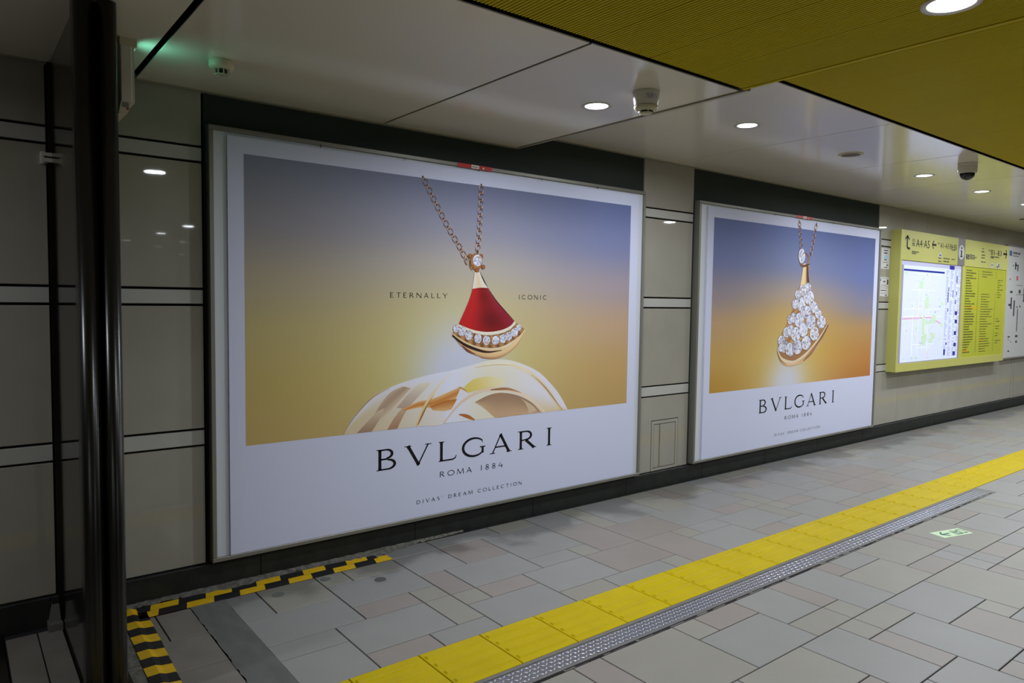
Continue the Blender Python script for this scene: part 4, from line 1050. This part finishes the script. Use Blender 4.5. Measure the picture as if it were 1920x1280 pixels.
m.box(8.722, 8.754, YS - .002, YS - .0015, 2.025, 2.098); m.box(8.706, 8.740, YS - .002, YS - .0015, 2.090, 2.100); m.box(8.702, 8.774, YS - .002, YS - .0015, 2.020, 2.032)
obj('information_letter', m, M['black_ink'], sg)
m = MB()
def arrow(m, x, z, l, a, w, y):   # straight arrow, a = heading in radians
    ca, sa = math.cos(a), math.sin(a)
    R = lambda u, v: (x + u * ca - v * sa, y, z + u * sa + v * ca)
    m.poly([R(-l, -w), R(l - w, -w), R(l - w, w), R(-l, w)])
    for s in (1, -1): m.poly([R(l, 0), R(l - w * 1.6, 0), R(l - l * .75 - w * 1.0, s * l * .72), R(l - l * .75 + w * .6, s * l * .85)][::s])
arrow(m, 7.262, 2.130, .062, math.pi / 2, .013, YS - .002)
m.poly([(7.249, YS - .002, 2.075), (7.275, YS - .002, 2.075), (7.282, YS - .002, 2.062), (7.335, YS - .002, 2.054), (7.335, YS - .002, 2.034), (7.275, YS - .002, 2.036), (7.252, YS - .002, 2.052)][::-1])
arrow(m, 7.950, 2.122, .058, math.pi, .011, YS - .002)
arrow(m, 10.190, 2.128, .072, 0, .013, YS - .002)
obj('arrow', m, M['black_ink'], sg)
yt = YS - .002
for bodyt, a, b, c, d in (('A4·A5', 7.480, 7.828, 2.074, 2.160), ('A1–A3·B4·B5', 8.118, 8.592, 2.098, 2.158), ('B1–B3', 9.690, 10.058, 2.094, 2.162), ('出口', 7.385, 7.455, 2.126, 2.160), ('出口', 8.050, 8.100, 2.132, 2.158), ('出口', 9.600, 9.670, 2.136, 2.160)):
    text(bodyt, a, b, c, d, yt, M['black_ink'], sg)
m = MB()
r3 = random.Random(3)
def lines(m, x0, x1, z, h, y):    # a line of print too small to read
    x = x0
    while x < x1 - .008:
        w = r3.uniform(.008, .022); m.box(x, min(x + w, x1), y - .0004, y, z, z + h * r3.uniform(.7, 1)); x += w + r3.uniform(.003, .008)
for a, b, z in ((7.385, 7.560, 2.010), (7.385, 7.50, 1.992), (8.08, 8.16, 1.972), (8.08, 8.16, 1.935), (8.22, 8.40, 1.975), (8.22, 8.38, 1.940), (8.45, 8.56, 1.975), (8.44, 8.55, 2.085), (7.385, 7.45, 2.10), (7.385, 7.45, 2.08),
                (9.38, 9.46, 2.150), (9.37, 9.46, 2.112), (9.37, 9.49, 2.070), (9.37, 9.48, 2.035), (9.37, 9.53, 1.985), (9.68, 9.98, 2.066), (9.68, 9.80, 2.050), (8.99, 9.16, 2.052), (8.99, 9.22, 2.030), (8.99, 9.16, 2.010)): lines(m, a, b, z, .016, YS - .0015)
obj('fine_print', m, M['grey_ink'], sg, kind='stuff')
m = MB(); m.box(8.888, 8.972, YS - .002, YS - .001, 2.004, 2.064); obj('line_badge', m, M['black_ink'], sg)
text('5', 8.908, 8.952, 2.010, 2.058, YS - .0025, M['wb'], sg)
m = MB(); n = 18
for cx in (8.128, 9.745):
    m.poly([(cx + .040 * math.cos(2 * math.pi * k / n), YS - .0016, 2.012 - (.05 if cx > 9 else 0) + .034 * math.sin(2 * math.pi * k / n)) for k in range(n)])
m.box(9.90, 9.99, YS - .0018, YS - .001, 1.930, 1.998)
obj('white_badge', m, M['wb'], sg)
m = MB(); m.box(9.955, 9.985, YS - .0024, YS - .0018, 1.945, 1.99); m.box(9.91, 9.945, YS - .0024, YS - .0018, 1.935, 1.96); m.box(8.105, 8.150, YS - .0022, YS - .0016, 2.005, 2.022); m.box(9.72, 9.765, YS - .0022, YS - .0016, 1.958, 1.974)
obj('badge_print', m, mat('navy_print', rgb(60, 66, 130), .5), sg)
# lit map
m = MB(); m.box(7.160, 8.806, YS + .0115, YS + .0125, 0.790, 1.918); obj('map_bezel', m, M['lav'], sg)
def lit(name, col, k): return mat(name, col, 0.15, spec=0.5, emit=col, estr=k)
LIT = 0.36
m = MB(); m.box(7.235, 8.772, YS + .009, YS + .0115, 0.800, 1.868); mp = obj('lit_map', m, lit('backlit_map_white', rgb(214, 222, 250), LIT), sg)
m = MB(); m.box(7.175, 8.41, YS + .010, YS + .0115, 1.868, 1.912); m.box(8.41, 8.772, YS + .009, YS + .0115, 1.868, 1.912); obj('map_heading', m, lit('backlit_heading', rgb(196, 196, 226), .22), sg)
m = MB(); m.box(7.235, 8.300, YS + .0080, YS + .0088, 1.806, 1.826); obj('blue_rule', m, lit('backlit_blue', rgb(40, 52, 150), .2), mp)
yy = YS + .0085
m = MB()      # streets
r4 = random.Random(21)
pts = [(7.24, 1.28), (7.75, 1.29), (7.95, 1.295), (8.28, 1.215)]
for a, b in zip(pts, pts[1:]): m.quad((a[0], yy, a[1] - .008), (b[0], yy, b[1] - .008), (b[0], yy, b[1] + .008), (a[0], yy, a[1] + .008))
obj('main_road', m, lit('backlit_pink', rgb(214, 170, 190), .34), mp)
m = MB()
for k in range(12):
    if k % 2: x_ = r4.uniform(7.26, 8.3); m.box(x_, x_ + .006, yy, yy + .0003, r4.uniform(.82, 1.2), r4.uniform(1.3, 1.79))
    else: z_ = r4.uniform(.83, 1.78); m.box(r4.uniform(7.25, 7.6), r4.uniform(7.8, 8.3), yy, yy + .0003, z_, z_ + .006)
obj('streets', m, lit('backlit_street', rgb(232, 236, 252), .42), mp, kind='stuff')
for nm, cl, cnt in (('green_areas', (206, 228, 200), 22), ('blue_blocks', (166, 196, 240), 34), ('pink_blocks', (232, 200, 214), 40), ('grey_places', (150, 152, 178), 90), ('yellow_stations', (240, 226, 140), 9)):
    m = MB()
    for k in range(cnt):
        s = r4.uniform(.006, .03) if nm != 'green_areas' else r4.uniform(.04, .12)
        if nm == 'grey_places': s = r4.uniform(.004, .010)
        cx = min(max(r4.gauss(7.75, .25), 7.26), 8.25); cz = min(max(r4.gauss(1.3, .28), .83), 1.77)
        m.box(cx, cx + s, yy - .0002 * (1 + r4.random()), yy, cz, cz + s * r4.uniform(.3, .9))
    obj(nm, m, lit('backlit_' + nm, rgb(*cl), .28), mp, kind='stuff')
m = MB()      # index column at the right of the map
for k in range(70):
    z_ = 1.855 - k * .0148
    for x_ in (8.36, 8.48, 8.60, 8.70):
        if r4.random() < .85: m.box(x_, x_ + r4.uniform(.03, .085), yy, yy + .0003, z_, z_ + .0045)
obj('index_lines', m, lit('backlit_index', rgb(130, 140, 206), .25), mp, kind='stuff')
m = MB()
for x_, z_, w_, h_ in ((8.44, 1.862, .14, .045), (8.66, 1.70, .022, .09), (8.43, 1.60, .020, .05), (8.42, 1.47, .024, .12), (8.56, 1.53, .018, .09), (8.66, 1.56, .022, .04), (8.65, 1.45, .022, .05), (8.43, 1.36, .02, .04), (8.65, 1.32, .07, .045), (8.66, 1.22, .07, .045), (8.65, 1.08, .07, .045), (8.42, .965, .03, .03), (8.655, .94, .07, .045), (8.37, .845, .045, .07), (8.64, .83, .07, .05)):
    m.box(x_, x_ + w_, yy - .0004, yy, z_, z_ + h_)
obj('index_headings', m, lit('backlit_violet', rgb(62, 54, 150), .2), mp, kind='stuff')
# yellow exit list
m = MB(); m.box(8.880, 10.262, YS + .008, YS + .0115, 0.790, 1.918); ls = obj('exit_list', m, M['list_y'], sg)
m = MB(); yy = YS + .0078
for k in range(33):
    z_ = 1.865 - k * .0318
    lines(m, 8.94, 8.94 + r3.uniform(.12, .34), z_, .017, yy)
    m.box(9.33, 9.345, yy - .0004, yy, z_, z_ + .014)
    if k > 8 or k < 3: lines(m, 9.45, 9.45 + r3.uniform(.16, .42), z_, .012, yy); m.box(9.93, 9.945, yy - .0004, yy, z_, z_ + .012)
    if 2 < k < 11 or 18 < k < 30 and k % 3: lines(m, 10.0, 10.0 + r3.uniform(.08, .22), z_, .012, yy)
obj('list_lines', m, mat('olive_print', rgb(72, 74, 30), .5), ls, kind='stuff')
m = MB(); m.box(8.94, 9.36, yy + .0001, yy + .0003, 1.395, 1.425); m.box(9.47, 9.62, yy + .0001, yy + .0003, .985, 1.01); m.box(8.93, 9.10, yy + .0001, yy + .0003, .86, .90)
obj('highlight_row', m, mat('orange_print', rgb(210, 176, 40), .4), ls)
# ------------------------------------------------------------------ white floor plan board at the right edge
wb = thing('floor_plan_board', (11.5, 0.02, 0.71), 'white floor plan board with grey frame right of the yellow sign', 'board')
m = MB(); m.box(10.50, 12.35, 0.010, 0.05, 0.722, 2.258); obj('panel', m, M['wb'], wb)
m = MB(); m.box(10.49, 12.36, 0.006, 0.05, 0.700, 0.722); m.box(10.49, 12.36, 0.006, 0.05, 2.258, 2.275); m.box(12.35, 12.36, 0.006, 0.05, .722, 2.258); obj('board_frame', m, M['sign_g'], wb)
m = MB()
for x_, z_, w_, h_ in ((10.72, 1.99, .03, .02), (10.80, 2.0, .14, .02), (10.80, 1.95, .05, .10), (10.90, 1.93, .04, .08), (10.66, 1.62, .10, .03), (10.70, 1.40, .05, .16), (10.82, 1.30, .05, .22), (11.0, 1.62, .08, .05), (10.62, 1.44, .10, .03), (10.98, 1.08, .03, .32), (10.93, 1.42, .06, .015), (11.06, 1.42, .04, .03), (10.66, 1.0, .08, .02), (10.68, .96, .02, .02), (10.78, .93, .02, .02), (10.95, 1.0, .10, .03), (10.97, .92, .07, .03), (10.90, 1.73, .25, .006), (10.9, 1.60, .3, .006), (11.2, 1.5, .2, .2), (11.3, 1.1, .3, .05), (11.5, 1.7, .4, .03), (10.62, 1.80, .03, .02), (10.68, .80, .07, .02)):
    m.box(x_, x_ + w_, 0.0094, 0.0100, z_, z_ + h_)
obj('plan_lines', m, M['grey_ink'], wb, kind='stuff')
m = MB(); m.box(10.56, 10.66, 0.0090, 0.0100, 2.13, 2.20); obj('blue_square', m, mat('teal_print', rgb(60, 110, 140), .5), wb)
m = MB(); lines(m, 10.70, 10.98, 2.16, .035, .0098); lines(m, 10.70, 10.93, 2.128, .014, .0098); obj('board_heading', m, M['grey_ink'], wb, kind='stuff')
m = MB(); m.box(10.88, 10.95, 0.0090, 0.0100, 1.80, 1.86); obj('red_mark', m, mat('soft_red_print', rgb(200, 90, 100), .5), wb)
# ------------------------------------------------------------------ paper notices
def notice(x0, x1, z0, z1, label, blocks, cl='wb'):
    m = MB(); m.box(x0, x1, YW - .0012, YW, z0, z1)
    o = tag(obj('paper_notice', m, M[cl], loc=(x0, YW, z0)), label, 'notice')
    m = MB()
    for a, b, c, d in blocks: m.box(x0 + (x1 - x0) * a, x0 + (x1 - x0) * b, YW - .0018, YW - .0012, z0 + (z1 - z0) * c, z0 + (z1 - z0) * d)
    obj('notice_print', m, M['grey_ink'], o)
    return o
nt_ = notice(6.905, 7.098, 1.815, 2.036, 'upper white notice with a round blue badge between poster frame and yellow sign', [(.28, .75, .87, .92), (.3, .7, .74, .80), (.35, .65, .42, .47), (.2, .75, .31, .335), (.65, .85, .16, .22), (.4, .72, .06, .10)])
m = MB(); n = 16
m.poly([(7.005 + .036 * math.cos(2 * math.pi * k / n), YW - .0018, 1.943 + .022 * math.sin(2 * math.pi * k / n)) for k in range(n)]); obj('round_badge', m, mat('pale_blue_print', rgb(150, 190, 214), .5), nt_)
notice(6.905, 7.100, 1.629, 1.729, 'middle white paper notice between poster frame and yellow sign', [(.0, .07, .55, .75), (.05, .8, .84, .86), (.35, .6, .45, .58), (.8, .95, .2, .75), (.2, .7, .12, .16)])
notice(6.905, 7.100, 1.522, 1.625, 'lowest white paper notice between poster frame and yellow sign', [(.05, .8, .85, .87), (.1, .7, .58, .66), (.1, .7, .30, .33), (.6, .85, .10, .18)])
# ------------------------------------------------------------------ floor sticker
m = MB()
ang = math.radians(-14.8); ca, sa = math.cos(ang), math.sin(ang)
R = lambda u, v, z: (4.018 + u * ca - v * sa, -1.790 + u * sa + v * ca, z)
m.poly([R(-.133, -.052, .001), R(.133, -.052, .001), R(.133, .052, .001), R(-.133, .052, .001)])
fs = tag(obj('floor_sticker', m, M['sticker'], loc=(4.018, -1.79, 0)), 'pale green exit arrow sticker on the floor beyond the drain cover', 'sticker')
m = MB()
def fp(pts): m.poly([R(u, v, .0016) for u, v in pts])
fp([(-.085, -.008), (-.02, -.008), (-.02, .008), (-.085, .008)])
fp([(-.100, 0), (-.085, 0), (-.045, .036), (-.066, .036)]); fp([(-.100, 0), (-.066, -.036), (-.045, -.036), (-.085, 0)])
# the two characters of "exit", drawn as strokes
def stroke(u0, v0, u1, v1, w=.0045):
    if abs(u1 - u0) > abs(v1 - v0): fp([(u0, v0 - w), (u1, v1 - w), (u1, v1 + w), (u0, v0 + w)])
    else: fp([(u0 - w, min(v0, v1)), (u0 + w, min(v0, v1)), (u0 + w, max(v0, v1)), (u0 - w, max(v0, v1))])
for s in ((.035, -.034, .035, .036), (.012, 0.002, .058, 0.002), (.014, 0, .014, .026), (.056, 0, .056, .026), (.010, -.032, .060, -.032), (.010, -.034, .010, -.008), (.060, -.034, .060, -.008),
          (.074, -.03, .074, .03), (.114, -.03, .114, .03), (.074, .028, .114, .028), (.074, -.028, .114, -.028)): stroke(*s)
obj('sticker_print', m, M['sticker_g'], fs)
